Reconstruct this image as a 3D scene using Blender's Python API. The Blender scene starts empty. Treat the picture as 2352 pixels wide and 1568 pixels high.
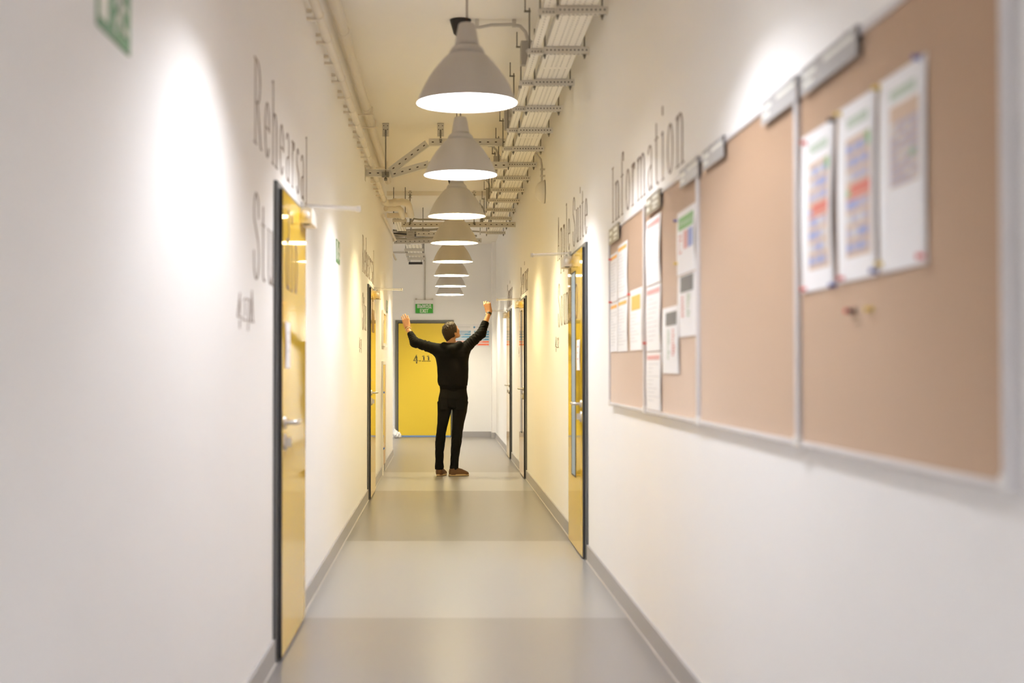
import bpy, bmesh, math, random
import numpy as np
from mathutils import Vector, Matrix
random.seed(7)
sc = bpy.context.scene
COL = sc.collection

# ------------------------------------------------------------------ camera, world, exposure
FPX = 3267.0                      # focal length in pixels of the 2352 px wide frame (50 mm on 36 mm)
VPX, PITCH, CAMZ = 1018.0, math.radians(1.07), 1.25
cam = bpy.data.cameras.new('camera')
cam.sensor_width = 36.0
cam.lens = FPX * 36.0 / 2352.0
cam.shift_x = (1176.0 - VPX) / 2352.0
cam.clip_start, cam.clip_end = 0.05, 100
cam.dof.use_dof = True
cam.dof.focus_distance = 16.0
cam.dof.aperture_fstop = 2.0
cam_o = bpy.data.objects.new('camera', cam)
cam_o.location = (0, 0, CAMZ)
cam_o.rotation_euler = (math.pi / 2 + PITCH, 0, 0)
COL.objects.link(cam_o)
sc.camera = cam_o

w = bpy.data.worlds.new('world')
sc.world = w
w.use_nodes = True
w.node_tree.nodes['Background'].inputs[0].default_value = (1.0, 0.93, 0.84, 1)
w.node_tree.nodes['Background'].inputs[1].default_value = 0.0
sc.view_settings.view_transform = 'Standard'
sc.view_settings.look = 'None'
sc.view_settings.exposure = 0.0
sc.view_settings.gamma = 1.0
sc.view_settings.use_curve_mapping = False
sc.cycles.max_bounces = 20
sc.cycles.diffuse_bounces = 14
sc.cycles.glossy_bounces = 6
sc.cycles.sample_clamp_indirect = 8.0
sc.cycles.use_denoising = True
sc.cycles.caustics_reflective = False
sc.cycles.caustics_refractive = False

LAMP_POWER = 86.0
NEUTRAL = (0.95, 0.985, 1.06)
ENDCOL = (1.0, 0.935, 0.75)
WARM = (1.0, 0.86, 0.50)


def ray(px, py):
    u, v = (px - VPX) / FPX, (784.0 - py) / FPX
    c, s = math.cos(PITCH), math.sin(PITCH)
    return Vector((u, c - v * s, s + v * c))


def atY(px, py, Y):
    r = ray(px, py)
    t = Y / r.y
    return Vector((r.x * t, Y, CAMZ + r.z * t))


def atX(px, py, X):
    r = ray(px, py)
    t = X / r.x
    return Vector((X, r.y * t, CAMZ + r.z * t))


def atZ(px, py, Z):
    r = ray(px, py)
    t = (Z - CAMZ) / r.z
    return Vector((r.x * t, r.y * t, Z))


# ------------------------------------------------------------------ materials
def mat(name, color, rough=0.5, metal=0.0, spec=0.5, coat=0.0, bump=0.0, bscale=200.0, var=0.0, vscale=6.0,
        emit=None, estr=0.0, stretch=None, trans=0.0):
    m = bpy.data.materials.new(name)
    m.use_nodes = True
    nt = m.node_tree
    b = nt.nodes['Principled BSDF']
    b.inputs['Base Color'].default_value = (*color, 1)
    b.inputs['Roughness'].default_value = rough
    b.inputs['Metallic'].default_value = metal
    b.inputs['Specular IOR Level'].default_value = spec
    b.inputs['Coat Weight'].default_value = coat
    b.inputs['Coat Roughness'].default_value = 0.02
    if trans:
        b.inputs['Transmission Weight'].default_value = trans
    tc = nt.nodes.new('ShaderNodeTexCoord')
    vec = tc.outputs['Object']
    if stretch:
        mp = nt.nodes.new('ShaderNodeMapping')
        mp.inputs['Scale'].default_value = stretch
        nt.links.new(vec, mp.inputs['Vector'])
        vec = mp.outputs['Vector']
    if var > 0:
        n = nt.nodes.new('ShaderNodeTexNoise')
        n.inputs['Scale'].default_value = vscale
        n.inputs['Detail'].default_value = 4
        nt.links.new(vec, n.inputs['Vector'])
        r = nt.nodes.new('ShaderNodeMapRange')
        r.inputs['To Min'].default_value = 1 - var
        r.inputs['To Max'].default_value = 1 + var
        nt.links.new(n.outputs['Fac'], r.inputs['Value'])
        mx = nt.nodes.new('ShaderNodeVectorMath')
        mx.operation = 'SCALE'
        mx.inputs[0].default_value = color
        nt.links.new(r.outputs['Result'], mx.inputs['Scale'])
        nt.links.new(mx.outputs['Vector'], b.inputs['Base Color'])
    if bump > 0:
        n = nt.nodes.new('ShaderNodeTexNoise')
        n.inputs['Scale'].default_value = bscale
        n.inputs['Detail'].default_value = 3
        nt.links.new(vec, n.inputs['Vector'])
        bp = nt.nodes.new('ShaderNodeBump')
        bp.inputs['Strength'].default_value = bump
        bp.inputs['Distance'].default_value = 0.002
        nt.links.new(n.outputs['Fac'], bp.inputs['Height'])
        nt.links.new(bp.outputs['Normal'], b.inputs['Normal'])
    if emit:
        b.inputs['Emission Color'].default_value = (*emit, 1)
        b.inputs['Emission Strength'].default_value = estr
    return m


def floor_material():
    m = mat('vinyl_floor', (0.4, 0.38, 0.36), rough=0.29, spec=0.45)
    nt = m.node_tree
    b = nt.nodes['Principled BSDF']
    g = nt.nodes.new('ShaderNodeNewGeometry')
    sep = nt.nodes.new('ShaderNodeSeparateXYZ')
    nt.links.new(g.outputs['Position'], sep.inputs[0])
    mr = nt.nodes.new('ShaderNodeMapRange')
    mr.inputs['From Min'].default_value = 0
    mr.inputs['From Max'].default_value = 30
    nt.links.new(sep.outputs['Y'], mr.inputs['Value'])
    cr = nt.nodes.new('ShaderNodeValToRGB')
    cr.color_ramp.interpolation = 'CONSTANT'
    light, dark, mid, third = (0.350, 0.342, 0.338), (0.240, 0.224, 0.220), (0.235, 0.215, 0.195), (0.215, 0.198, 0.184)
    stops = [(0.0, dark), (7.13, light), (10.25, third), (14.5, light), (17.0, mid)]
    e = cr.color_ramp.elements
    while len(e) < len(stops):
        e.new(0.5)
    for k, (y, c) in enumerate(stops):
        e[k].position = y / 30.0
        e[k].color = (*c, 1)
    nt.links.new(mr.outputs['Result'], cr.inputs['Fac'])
    n = nt.nodes.new('ShaderNodeTexNoise')
    n.inputs['Scale'].default_value = 260
    n.inputs['Detail'].default_value = 2
    nt.links.new(g.outputs['Position'], n.inputs['Vector'])
    r = nt.nodes.new('ShaderNodeMapRange')
    r.inputs['To Min'].default_value = 0.93
    r.inputs['To Max'].default_value = 1.07
    nt.links.new(n.outputs['Fac'], r.inputs['Value'])
    mx = nt.nodes.new('ShaderNodeVectorMath')
    mx.operation = 'SCALE'
    nt.links.new(cr.outputs['Color'], mx.inputs[0])
    nt.links.new(r.outputs['Result'], mx.inputs['Scale'])
    nt.links.new(mx.outputs['Vector'], b.inputs['Base Color'])
    bp = nt.nodes.new('ShaderNodeBump')
    bp.inputs['Strength'].default_value = 0.08
    bp.inputs['Distance'].default_value = 0.001
    nt.links.new(n.outputs['Fac'], bp.inputs['Height'])
    nt.links.new(bp.outputs['Normal'], b.inputs['Normal'])
    return m


M = dict(
    wall=mat('wall_paint', (0.92, 0.91, 0.90), 0.7, spec=0.25, bump=0.05, bscale=90, var=0.012, vscale=2.0),
    ceil=mat('ceiling_paint', (0.89, 0.855, 0.79), 0.8, spec=0.2, bump=0.06, bscale=60, var=0.02, vscale=1.5),
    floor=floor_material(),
    base=mat('grey_baseboard', (0.40, 0.385, 0.385), 0.4, var=0.03),
    weld=mat('sealant', (0.55, 0.51, 0.47), 0.6),
    yellow=mat('yellow_lacquer', (0.83, 0.53, 0.045), 0.045, spec=0.42),
    yellow_far=mat('yellow_paint', (0.72, 0.515, 0.045), 0.35, spec=0.4),
    frame=mat('dark_grey_frame', (0.10, 0.10, 0.10), 0.45, var=0.04),
    frameend=mat('olive_grey_frame', (0.135, 0.128, 0.10), 0.5, var=0.04),
    rubber=mat('black_rubber', (0.03, 0.028, 0.027), 0.6),
    steel=mat('satin_steel', (0.60, 0.57, 0.53), 0.28, metal=0.9),
    alu=mat('aluminium_profile', (0.68, 0.66, 0.67), 0.42, metal=0.1),
    closer=mat('silver_paint', (0.66, 0.63, 0.58), 0.45, metal=0.2),
    closerdark=mat('dark_hole', (0.03, 0.025, 0.02), 0.7),
    blueglass=mat('blue_grey_glass', (0.30, 0.40, 0.49), 0.35, spec=0.12),
    bluestrip=mat('blue_strip', (0.18, 0.30, 0.55), 0.4),
    darkglass=mat('dark_glass', (0.06, 0.05, 0.035), 0.05, spec=0.6),
    cork=mat('cork', (0.33, 0.188, 0.098), 0.85, spec=0.15, bump=0.12, bscale=420, var=0.10, vscale=260),
    paper=mat('white_paper', (0.86, 0.85, 0.86), 0.7, spec=0.2),
    inkgrey=mat('grey_print', (0.62, 0.62, 0.64), 0.7),
    inkdark=mat('dark_print', (0.20, 0.19, 0.18), 0.7),
    inktan=mat('tan_print', (0.62, 0.46, 0.34), 0.7),
    inkblue=mat('blue_print', (0.30, 0.35, 0.60), 0.7),
    inkblue2=mat('pale_blue_print', (0.45, 0.44, 0.56), 0.7),
    inkred=mat('red_print', (0.58, 0.17, 0.13), 0.7),
    inkpink=mat('pink_print', (0.68, 0.38, 0.36), 0.7),
    inkgreen=mat('green_print', (0.22, 0.42, 0.17), 0.7),
    inkpalegreen=mat('pale_green_print', (0.52, 0.60, 0.50), 0.7),
    inkorange=mat('orange_print', (0.85, 0.45, 0.12), 0.7),
    posterblue=mat('poster_blue', (0.13, 0.36, 0.58), 0.5),
    posterred=mat('poster_red', (0.88, 0.19, 0.10), 0.5),
    plate=mat('grey_name_plate', (0.36, 0.35, 0.36), 0.35, metal=0.25),
    plateolive=mat('olive_name_plate', (0.30, 0.26, 0.19), 0.4, metal=0.2),
    white=mat('white_plastic', (0.82, 0.80, 0.77), 0.4),
    letter=mat('brown_vinyl_lettering', (0.17, 0.115, 0.085), 0.5),
    blackletter=mat('black_lettering', (0.02, 0.022, 0.01), 0.5),
    green=mat('sign_green', (0.03, 0.36, 0.02), 0.4),
    greendark=mat('sign_dark_green', (0.045, 0.19, 0.06), 0.4),
    signwhite=mat('sign_white', (0.80, 0.80, 0.74), 0.4),
    shade=mat('brushed_aluminium', (0.62, 0.595, 0.57), 0.40, metal=0.6, bump=0.15, bscale=60, stretch=(8, 8, 0.3)),
    shadein=mat('white_enamel', (0.92, 0.90, 0.86), 0.6),
    blackplastic=mat('black_plastic', (0.02, 0.018, 0.017), 0.5),
    cord=mat('brown_cord', (0.10, 0.05, 0.04), 0.7),
    pipe=mat('painted_pipe', (0.76, 0.70, 0.60), 0.5, bump=0.05, bscale=40),
    tray=mat('galvanised_tray', (0.90, 0.87, 0.80), 0.5, metal=0.15, var=0.03, vscale=3),
    strut=mat('galvanised_strut', (0.68, 0.65, 0.59), 0.5, metal=0.15, var=0.05, vscale=8),
    rod=mat('threaded_rod', (0.22, 0.20, 0.17), 0.5, metal=0.6),
    hole=mat('dark_hole_2', (0.06, 0.045, 0.035), 0.9),
    conduit=mat('grey_conduit', (0.55, 0.52, 0.47), 0.5),
    boxgrey=mat('grey_junction_box', (0.42, 0.39, 0.34), 0.5),
    cable=mat('grey_cable', (0.40, 0.36, 0.28), 0.6),
    blackcable=mat('black_cable', (0.03, 0.027, 0.022), 0.6),
    skin=mat('skin', (0.47, 0.245, 0.13), 0.5, spec=0.3, bump=0.04, bscale=300),
    lips=mat('lips', (0.45, 0.18, 0.13), 0.5),
    eye=mat('eye_white', (0.8, 0.78, 0.75), 0.2),
    iris=mat('dark_iris', (0.04, 0.025, 0.015), 0.2),
    hair=mat('dark_brown_hair', (0.032, 0.020, 0.012), 0.6, spec=0.2, bump=0.6, bscale=220, stretch=(1, 1, 0.4)),
    hoodie=mat('black_cotton', (0.0035, 0.0033, 0.003), 0.85, spec=0.12, bump=0.35, bscale=35),
    rib=mat('black_rib_knit', (0.0032, 0.003, 0.003), 0.9, spec=0.1),
    denim=mat('black_denim', (0.0035, 0.0033, 0.003), 0.8, spec=0.12, bump=0.35, bscale=28),
    leather=mat('brown_suede', (0.095, 0.043, 0.016), 0.75, var=0.15, vscale=30),
    sole=mat('tan_sole', (0.50, 0.36, 0.19), 0.6),
    tread=mat('black_tread', (0.02, 0.018, 0.016), 0.7),
    bracelet=mat('tan_leather_cord', (0.30, 0.15, 0.06), 0.6),
    beads=mat('pale_wood_beads', (0.62, 0.44, 0.24), 0.5),
    bag=mat('white_plastic_film', (0.80, 0.78, 0.74), 0.3),
    bluetape=mat('blue_tape', (0.035, 0.13, 0.50), 0.5),
    wood=mat('pale_wood', (0.62, 0.44, 0.26), 0.5),
    pinred=mat('red_pin', (0.65, 0.06, 0.04), 0.35),
    pinyellow=mat('yellow_pin', (0.75, 0.55, 0.10), 0.35),
    pinblue=mat('blue_pin', (0.10, 0.12, 0.40), 0.35),
    frost=mat('frosted_cover', (0.75, 0.72, 0.66), 0.4),
)

_c = M['cork'].node_tree.nodes['Principled BSDF']
_c.inputs['Sheen Weight'].default_value = 0.9
_c.inputs['Sheen Roughness'].default_value = 0.45
_c.inputs['Sheen Tint'].default_value = (1.0, 0.86, 0.72, 1)


# ------------------------------------------------------------------ mesh builder
class MB:
    def __init__(s):
        s.v, s.f, s.m, s.sm = [], [], [], []

    def add(s, verts, faces, mi=0, smooth=False):
        o = len(s.v)
        s.v += [tuple(x) for x in verts]
        for f in faces:
            s.f.append([i + o for i in f])
            s.m.append(mi)
            s.sm.append(smooth)

    def box(s, lo, hi, mi=0, faces_mi=None):
        x0, y0, z0 = [min(a, b) for a, b in zip(lo, hi)]
        x1, y1, z1 = [max(a, b) for a, b in zip(lo, hi)]
        v = [(x0, y0, z0), (x1, y0, z0), (x1, y1, z0), (x0, y1, z0), (x0, y0, z1), (x1, y0, z1), (x1, y1, z1), (x0, y1, z1)]
        F = {'-z': (0, 3, 2, 1), '+z': (4, 5, 6, 7), '-y': (0, 1, 5, 4), '+x': (1, 2, 6, 5), '+y': (2, 3, 7, 6), '-x': (3, 0, 4, 7)}
        o = len(s.v)
        s.v += v
        for k, f in F.items():
            s.f.append([i + o for i in f])
            s.m.append((faces_mi or {}).get(k, mi))
            s.sm.append(False)

    def tube(s, pts, r, n=10, mi=0, cap=True, smooth=True):
        pts = [Vector(p) for p in pts]
        rs = r if isinstance(r, (list, tuple)) else [r] * len(pts)
        rings = []
        prev = None
        for i, p in enumerate(pts):
            a = pts[max(i - 1, 0)]
            b = pts[min(i + 1, len(pts) - 1)]
            t = (b - a).normalized()
            if prev is None:
                ref = Vector((0, 0, 1)) if abs(t.z) < 0.9 else Vector((1, 0, 0))
                u = t.cross(ref).normalized()
            else:
                u = (prev - t * prev.dot(t)).normalized()
            prev = u
            q = t.cross(u)
            rings.append([p + (u * math.cos(2 * math.pi * k / n) + q * math.sin(2 * math.pi * k / n)) * rs[i] for k in range(n)])
        V = [x for rg in rings for x in rg]
        F = []
        for i in range(len(rings) - 1):
            for k in range(n):
                F.append((i * n + k, i * n + (k + 1) % n, (i + 1) * n + (k + 1) % n, (i + 1) * n + k))
        s.add(V, F, mi, smooth)
        if cap:
            s.add(rings[0], [tuple(range(n))[::-1]], mi)
            s.add(rings[-1], [tuple(range(n))], mi)

    def lathe(s, prof, c=(0, 0, 0), n=48, mi=0, smooth=True, closed=False):
        V, F = [], []
        m = len(prof)
        for (r, z) in prof:
            for k in range(n):
                a = 2 * math.pi * k / n
                V.append((c[0] + r * math.cos(a), c[1] + r * math.sin(a), c[2] + z))
        for i in range(m - 1 + (1 if closed else 0)):
            j = (i + 1) % m
            for k in range(n):
                F.append((i * n + k, i * n + (k + 1) % n, j * n + (k + 1) % n, j * n + k))
        s.add(V, F, mi, smooth)

    def bar(s, a, b, wx, h, up=(0, 0, 1), mi=0):
        """a straight bar of rectangular section from a to b; wx across, h along up"""
        a, b = Vector(a), Vector(b)
        t = (b - a).normalized()
        up = Vector(up)
        side = t.cross(up).normalized()
        up = side.cross(t).normalized()
        V = []
        for p in (a, b):
            for su, sv in ((-1, -1), (1, -1), (1, 1), (-1, 1)):
                V.append(p + side * su * wx / 2 + up * sv * h / 2)
        s.add(V, [(0, 1, 2, 3), (7, 6, 5, 4), (0, 4, 5, 1), (1, 5, 6, 2), (2, 6, 7, 3), (3, 7, 4, 0)], mi)

    def quad(s, p, mi=0):
        s.add(p, [tuple(range(len(p)))], mi)

    def build(s, name, mats, parent=None, loc=None):
        me = bpy.data.meshes.new(name)
        me.from_pydata(s.v, [], s.f)
        for m_ in (mats if isinstance(mats, (list, tuple)) else [mats]):
            me.materials.append(m_)
        me.polygons.foreach_set('material_index', s.m)
        me.polygons.foreach_set('use_smooth', s.sm)
        me.update()
        bm = bmesh.new()
        bm.from_mesh(me)
        bmesh.ops.recalc_face_normals(bm, faces=bm.faces)
        bm.to_mesh(me)
        bm.free()
        o = bpy.data.objects.new(name, me)
        COL.objects.link(o)
        if loc is not None:
            o.location = loc
        if parent is not None:
            o.parent = parent
        return o


def tag(o, label, cat, group=None):
    o['label'] = label
    o['category'] = cat
    if group:
        o['group'] = group
    return o


def empty(name, loc=(0, 0, 0)):
    o = bpy.data.objects.new(name, None)
    o.empty_display_size = 0.05
    o.location = loc
    COL.objects.link(o)
    return o


def structure(o):
    o['kind'] = 'structure'
    return o


def bevel(o, width=0.003, seg=2):
    md = o.modifiers.new('bevel', 'BEVEL')
    md.width = width
    md.segments = seg
    md.limit_method = 'ANGLE'
    return o


def copy_tree(o, parent=None):
    c = o.copy()
    COL.objects.link(c)
    if parent is not None:
        c.parent = parent
    for ch in list(o.children):
        copy_tree(ch, c)
    return c


def origin_to(o, p):
    """move the mesh so that the object's origin sits at world point p"""
    p = Vector(p)
    o.data.transform(Matrix.Translation(-p))
    o.location = p
    return o


# ------------------------------------------------------------------ the setting
XL, XR = -0.722, 0.945             # wall planes
Y_BACK, Y_CORNER, Y_END = -4.5, 20.35, 25.85
ZC = 3.51


def slab(name, lo, hi, m):
    b = MB()
    b.box(lo, hi)
    return structure(b.build(name, m))


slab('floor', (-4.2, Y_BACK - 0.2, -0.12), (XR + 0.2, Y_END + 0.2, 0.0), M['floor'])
slab('ceiling', (-4.2, Y_BACK - 0.2, ZC), (XR + 0.2, Y_END + 0.2, ZC + 0.12), M['ceil'])
slab('wall_left', (XL - 0.15, Y_BACK, 0), (XL, Y_CORNER, ZC), M['wall'])
slab('wall_right', (XR, Y_BACK, 0), (XR + 0.15, Y_END, ZC), M['wall'])
slab('wall_end', (-4.2, Y_END, 0), (XR + 0.2, Y_END + 0.15, ZC), M['wall'])
slab('wall_rear', (XL - 0.15, Y_BACK - 0.15, 0), (XR + 0.15, Y_BACK, ZC), M['wall'])
slab('wall_side', (-4.2, Y_CORNER - 0.15, 0), (XL - 0.15, Y_CORNER, ZC), M['wall'])
slab('wall_far', (-4.2, Y_CORNER, 0), (-4.05, Y_END, ZC), M['wall'])
# shallow ceiling beams: soffit steps of the slab
slab('trim_1', (XL, 18.15, ZC - 0.055), (XR, 18.55, ZC), M['ceil'])
# pilaster in the far corner on the right
slab('trim_2', (0.875, 25.42, 0), (XR, Y_END, ZC), M['wall'])


def baseboard(name, side, spans, h=0.102, t=0.013):
    b = MB()
    for y0, y1 in spans:
        if side < 0:
            b.box((XL, y0, 0), (XL + t, y1, h))
            b.box((XL + t, y0, 0), (XL + t + 0.006, y1, 0.004), 1)
        else:
            b.box((XR - t, y0, 0), (XR, y1, h))
            b.box((XR - t - 0.006, y0, 0), (XR - t, y1, 0.004), 1)
    return structure(b.build(name, [M['base'], M['weld']]))


LD = [(6.04, 7.15), (13.5, 14.52)]            # left doors: casing from, to
RD = [(9.27, 10.40), (16.05, 17.10), (19.5, 20.5)]
baseboard('baseboard_left', -1, [(Y_BACK, LD[0][0]), (LD[0][1], LD[1][0]), (LD[1][1], 16.55), (17.35, Y_CORNER)])
baseboard('baseboard_right', 1, [(Y_BACK, RD[0][0]), (RD[0][1], RD[1][0]), (RD[1][1], RD[2][0]), (RD[2][1], 25.42)])
b = MB()
b.box((0.215, Y_END - 0.013, 0), (0.875, Y_END, 0.1))
b.box((0.875, 25.407, 0), (XR - 0.013, 25.42, 0.1))
b.box((0.862, 25.407, 0), (0.875, Y_END - 0.013, 0.1))
structure(b.build('baseboard_end', M['base']))


# ------------------------------------------------------------------ lettering made of pen strokes
def arc(cx, cy, rx, ry, a0, a1, n=14):
    return [(cx + rx * math.cos(math.radians(a0 + (a1 - a0) * k / n)), cy + ry * math.sin(math.radians(a0 + (a1 - a0) * k / n))) for k in range(n + 1)]


def srf(x, y, w=0.085):
    return [(x - w, y), (x + w, y)]


XH = 0.68
# every glyph: (advance width, [strokes]); a stroke is a polyline, ('t', polyline) is drawn with a hairline nib
GL = {
    'R': (0.56, [[(0.06, 0), (0.06, 1)], srf(0.06, 0), srf(0.05, 1, 0.06), [(0.06, 1), (0.2, 1)] + arc(0.2, 0.75, 0.2, 0.25, 90, -90) + [(0.06, 0.5)], [(0.22, 0.5), (0.46, 0.0), (0.53, 0.0)]]),
    'S': (0.44, [arc(0.22, 0.76, 0.18, 0.24, 35, 200) + arc(0.22, 0.24, 0.2, 0.26, 70, -145), ('t', [(0.37, 0.9), (0.39, 0.72)]), ('t', [(0.04, 0.1), (0.02, 0.3)])]),
    'I': (0.2, [[(0.1, 0), (0.1, 1)], srf(0.1, 0), srf(0.1, 1)]),
    'A': (0.56, [[(0.27, 1.0), (0.47, 0)], ('t', [(0.27, 1.0), (0.06, 0)]), [(0.13, 0.33), (0.38, 0.33)], srf(0.06, 0, 0.06), srf(0.47, 0)]),
    'e': (0.42, [arc(0.21, 0.34, 0.17, 0.34, 0, 320), [(0.05, 0.36), (0.38, 0.36)]]),
    'h': (0.46, [[(0.07, 0), (0.07, 1.08)], srf(0.07, 0), [(0.0, 1.05), (0.07, 1.08)], [(0.07, 0.5)] + arc(0.225, 0.5, 0.155, 0.18, 150, 0) + [(0.38, 0)], srf(0.38, 0)]),
    'a': (0.40, [arc(0.17, 0.53, 0.14, 0.15, 160, 0) + [(0.31, 0.06), (0.37, 0.0)], [(0.31, 0.38), (0.18, 0.34)] + arc(0.16, 0.17, 0.13, 0.17, 90, 320)]),
    'r': (0.32, [[(0.07, 0), (0.07, XH)], srf(0.07, 0), [(0.0, XH - 0.03), (0.07, XH)], [(0.07, 0.48)] + arc(0.22, 0.53, 0.12, 0.15, 160, 60), [(0.26, 0.66), (0.27, 0.58)]]),
    's': (0.34, [arc(0.17, 0.51, 0.12, 0.17, 40, 215) + arc(0.16, 0.17, 0.14, 0.17, 60, -150)]),
    'l': (0.2, [[(0.1, 0), (0.1, 1.08)], srf(0.1, 0), [(0.03, 1.05), (0.1, 1.08)]]),
    't': (0.28, [[(0.1, 0.9), (0.1, 0.12)] + arc(0.2, 0.12, 0.1, 0.12, 180, 300), [(0.0, XH), (0.22, XH)]]),
    'u': (0.46, [[(0.08, XH), (0.08, 0.18)] + arc(0.22, 0.18, 0.14, 0.18, 180, 330), [(0.38, XH), (0.38, 0)], [(0.38, 0), (0.46, 0)], [(0.01, XH), (0.08, XH)], [(0.31, XH), (0.38, XH)]]),
    'd': (0.46, [arc(0.21, 0.34, 0.16, 0.34, 60, 300), [(0.38, 1.08), (0.38, 0)], [(0.38, 0), (0.45, 0)], [(0.3, 1.05), (0.38, 1.08)]]),
    'i': (0.2, [[(0.1, 0), (0.1, XH)], srf(0.1, 0), [(0.03, XH - 0.03), (0.1, XH)], [(0.1, 0.93), (0.1, 1.04)]]),
    'o': (0.44, [arc(0.22, 0.34, 0.17, 0.34, 0, 360, 28)]),
    'n': (0.46, [[(0.07, 0), (0.07, XH)], srf(0.07, 0), [(0.0, XH - 0.03), (0.07, XH)], [(0.07, 0.5)] + arc(0.225, 0.5, 0.155, 0.18, 150, 0) + [(0.38, 0)], srf(0.38, 0)]),
    'm': (0.74, [[(0.07, 0), (0.07, XH)], srf(0.07, 0), [(0.0, XH - 0.03), (0.07, XH)], [(0.07, 0.5)] + arc(0.215, 0.5, 0.145, 0.18, 150, 0) + [(0.36, 0)], srf(0.36, 0),
                 [(0.36, 0.5)] + arc(0.505, 0.5, 0.145, 0.18, 150, 0) + [(0.65, 0)], srf(0.65, 0)]),
    'f': (0.3, [[(0.1, 0), (0.1, 0.9)] + arc(0.2, 0.9, 0.1, 0.18, 180, 40), [(0.27, 1.0), (0.275, 0.92)], srf(0.1, 0), [(0.0, XH), (0.22, XH)]]),
    'p': (0.46, [[(0.07, -0.36), (0.07, XH)], srf(0.07, -0.36), [(0.0, XH - 0.03), (0.07, XH)], arc(0.23, 0.34, 0.16, 0.34, 130, -130)]),
    '4': (0.5, [('t', [(0.34, 0.78), (0.03, 0.08)]), [(0.03, 0.06), (0.48, 0.06)], [(0.34, 0.58), (0.34, 0.15)], [(0.34, -0.06), (0.34, -0.28)]]),
    '1': (0.40, [[(0.2, 0.14), (0.2, 0.54)], ('t', [(0.03, 0.60), (0.22, 0.68)]), [(0.03, 0.0), (0.37, 0.0)]]),
    '.': (0.2, [[(0.09, 0.0), (0.09, 0.06)]]),
    '7': (0.42, [[(0.03, XH), (0.39, XH)], ('t', [(0.39, XH), (0.15, -0.3)])]),
    '2': (0.42, [arc(0.2, 0.47, 0.17, 0.21, 170, -20) + [(0.03, 0.0)], [(0.03, 0.0), (0.38, 0.0)]]),
    'E': (0.62, [[(0.08, 0), (0.08, 1)], [(0.08, 1), (0.52, 1)], [(0.08, 0.52), (0.46, 0.52)], [(0.08, 0), (0.52, 0)]]),
    'X': (0.7, [[(0.06, 0), (0.62, 1)], [(0.06, 1), (0.62, 0)]]),
    'T': (0.62, [[(0.31, 0), (0.31, 1)], [(0.04, 1), (0.58, 1)]]),
    'В': (0.66, [[(0.08, 0), (0.08, 1)], [(0.08, 1), (0.3, 1)] + arc(0.3, 0.77, 0.22, 0.23, 90, -90) + [(0.08, 0.54)], [(0.3, 0.54)] + arc(0.3, 0.27, 0.25, 0.27, 90, -90) + [(0.08, 0)]]),
    'Ы': (0.86, [[(0.08, 0), (0.08, 1)], [(0.08, 0.58), (0.28, 0.58)] + arc(0.28, 0.29, 0.24, 0.29, 90, -90) + [(0.08, 0)], [(0.74, 0), (0.74, 1)]]),
    'Х': (0.7, [[(0.06, 0), (0.62, 1)], [(0.06, 1), (0.62, 0)]]),
    'О': (0.82, [arc(0.4, 0.5, 0.34, 0.5, 0, 360, 24)]),
    'Д': (0.82, [[(0.04, -0.2), (0.04, 0), (0.74, 0), (0.74, -0.2)], [(0.14, 0), (0.24, 1), (0.62, 1), (0.62, 0)]]),
}


def hull2(pts):
    pts = sorted(set((round(x, 6), round(y, 6)) for x, y in pts))
    def half(ps):
        out = []
        for p in ps:
            while len(out) >= 2 and (out[-1][0] - out[-2][0]) * (p[1] - out[-2][1]) - (out[-1][1] - out[-2][1]) * (p[0] - out[-2][0]) <= 0:
                out.pop()
            out.append(p)
        return out
    lo, hi = half(pts), half(pts[::-1])
    return lo[:-1] + hi[:-1]


def write(mb, text, frame, total_w, cap, nib=(0.0145, 0.0055), gap=0.22, mi=0, thick=0.0015):
    """strokes of text into mb; frame(u, v, n) maps text metres to the world; total_w is the length of the whole line.
    returns a list of (u0, u1) of the letters"""
    adv = sum((GL[c][0] + gap) if c != ' ' else 0.42 for c in text) - gap
    sx = total_w / adv
    x = 0.0
    out = []
    for c in text:
        if c == ' ':
            x += 0.42
            continue
        wd, strokes = GL[c]
        out.append((x * sx, (x + wd) * sx))
        for st in strokes:
            nx, ny = nib
            if isinstance(st, tuple) and st[0] == 't':
                st = st[1]
                nx = max(ny, nx * 0.3)
            P = [((x + px) * sx, py * cap) for px, py in st]
            for kk, ((ax, ay), (bx, by)) in enumerate(zip(P[:-1], P[1:])):
                th = thick + 0.00012 * ((kk + 5 * len(out)) % 7) + 0.0009 * (strokes.index(st) if st in strokes else 3) / 6
                H = hull2([(qx + dx * nx / 2, qy + dy * ny / 2) for qx, qy in ((ax, ay), (bx, by)) for dx in (-1, 1) for dy in (-1, 1)])
                n = len(H)
                V = [frame(u, v, 0.0) for u, v in H] + [frame(u, v, th) for u, v in H]
                mb.add(V, [tuple(range(n))[::-1], tuple(range(n, 2 * n))] + [(k, (k + 1) % n, n + (k + 1) % n, n + k) for k in range(n)], mi)
        x += wd + gap
    return out


def frame_left(y0, z0, x=None):
    x = XL if x is None else x
    return lambda u, v, n: (x + 0.0003 + n, y0 + u, z0 + v)


def frame_right(y0, z0, x=None):
    x = XR if x is None else x
    return lambda u, v, n: (x - 0.0003 - n, y0 - u, z0 + v)


def frame_end(x0, z0, y):
    return lambda u, v, n: (x0 + u, y - 0.0003 - n, z0 + v)


def lettering(lines, label, cat='lettering', name='wall_lettering', group=None, **kw):
    """lines: [(text, frame, width, cap)]; one thing, every letter a part of its own"""
    base = Vector(lines[0][1](0, 0, 0))
    root = empty(name, base)
    for text, fr, wd, cap in lines:
        letters(text, fr, wd, cap, root, base, M['letter'], **kw)
    return tag(root, label, cat, group)


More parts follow.
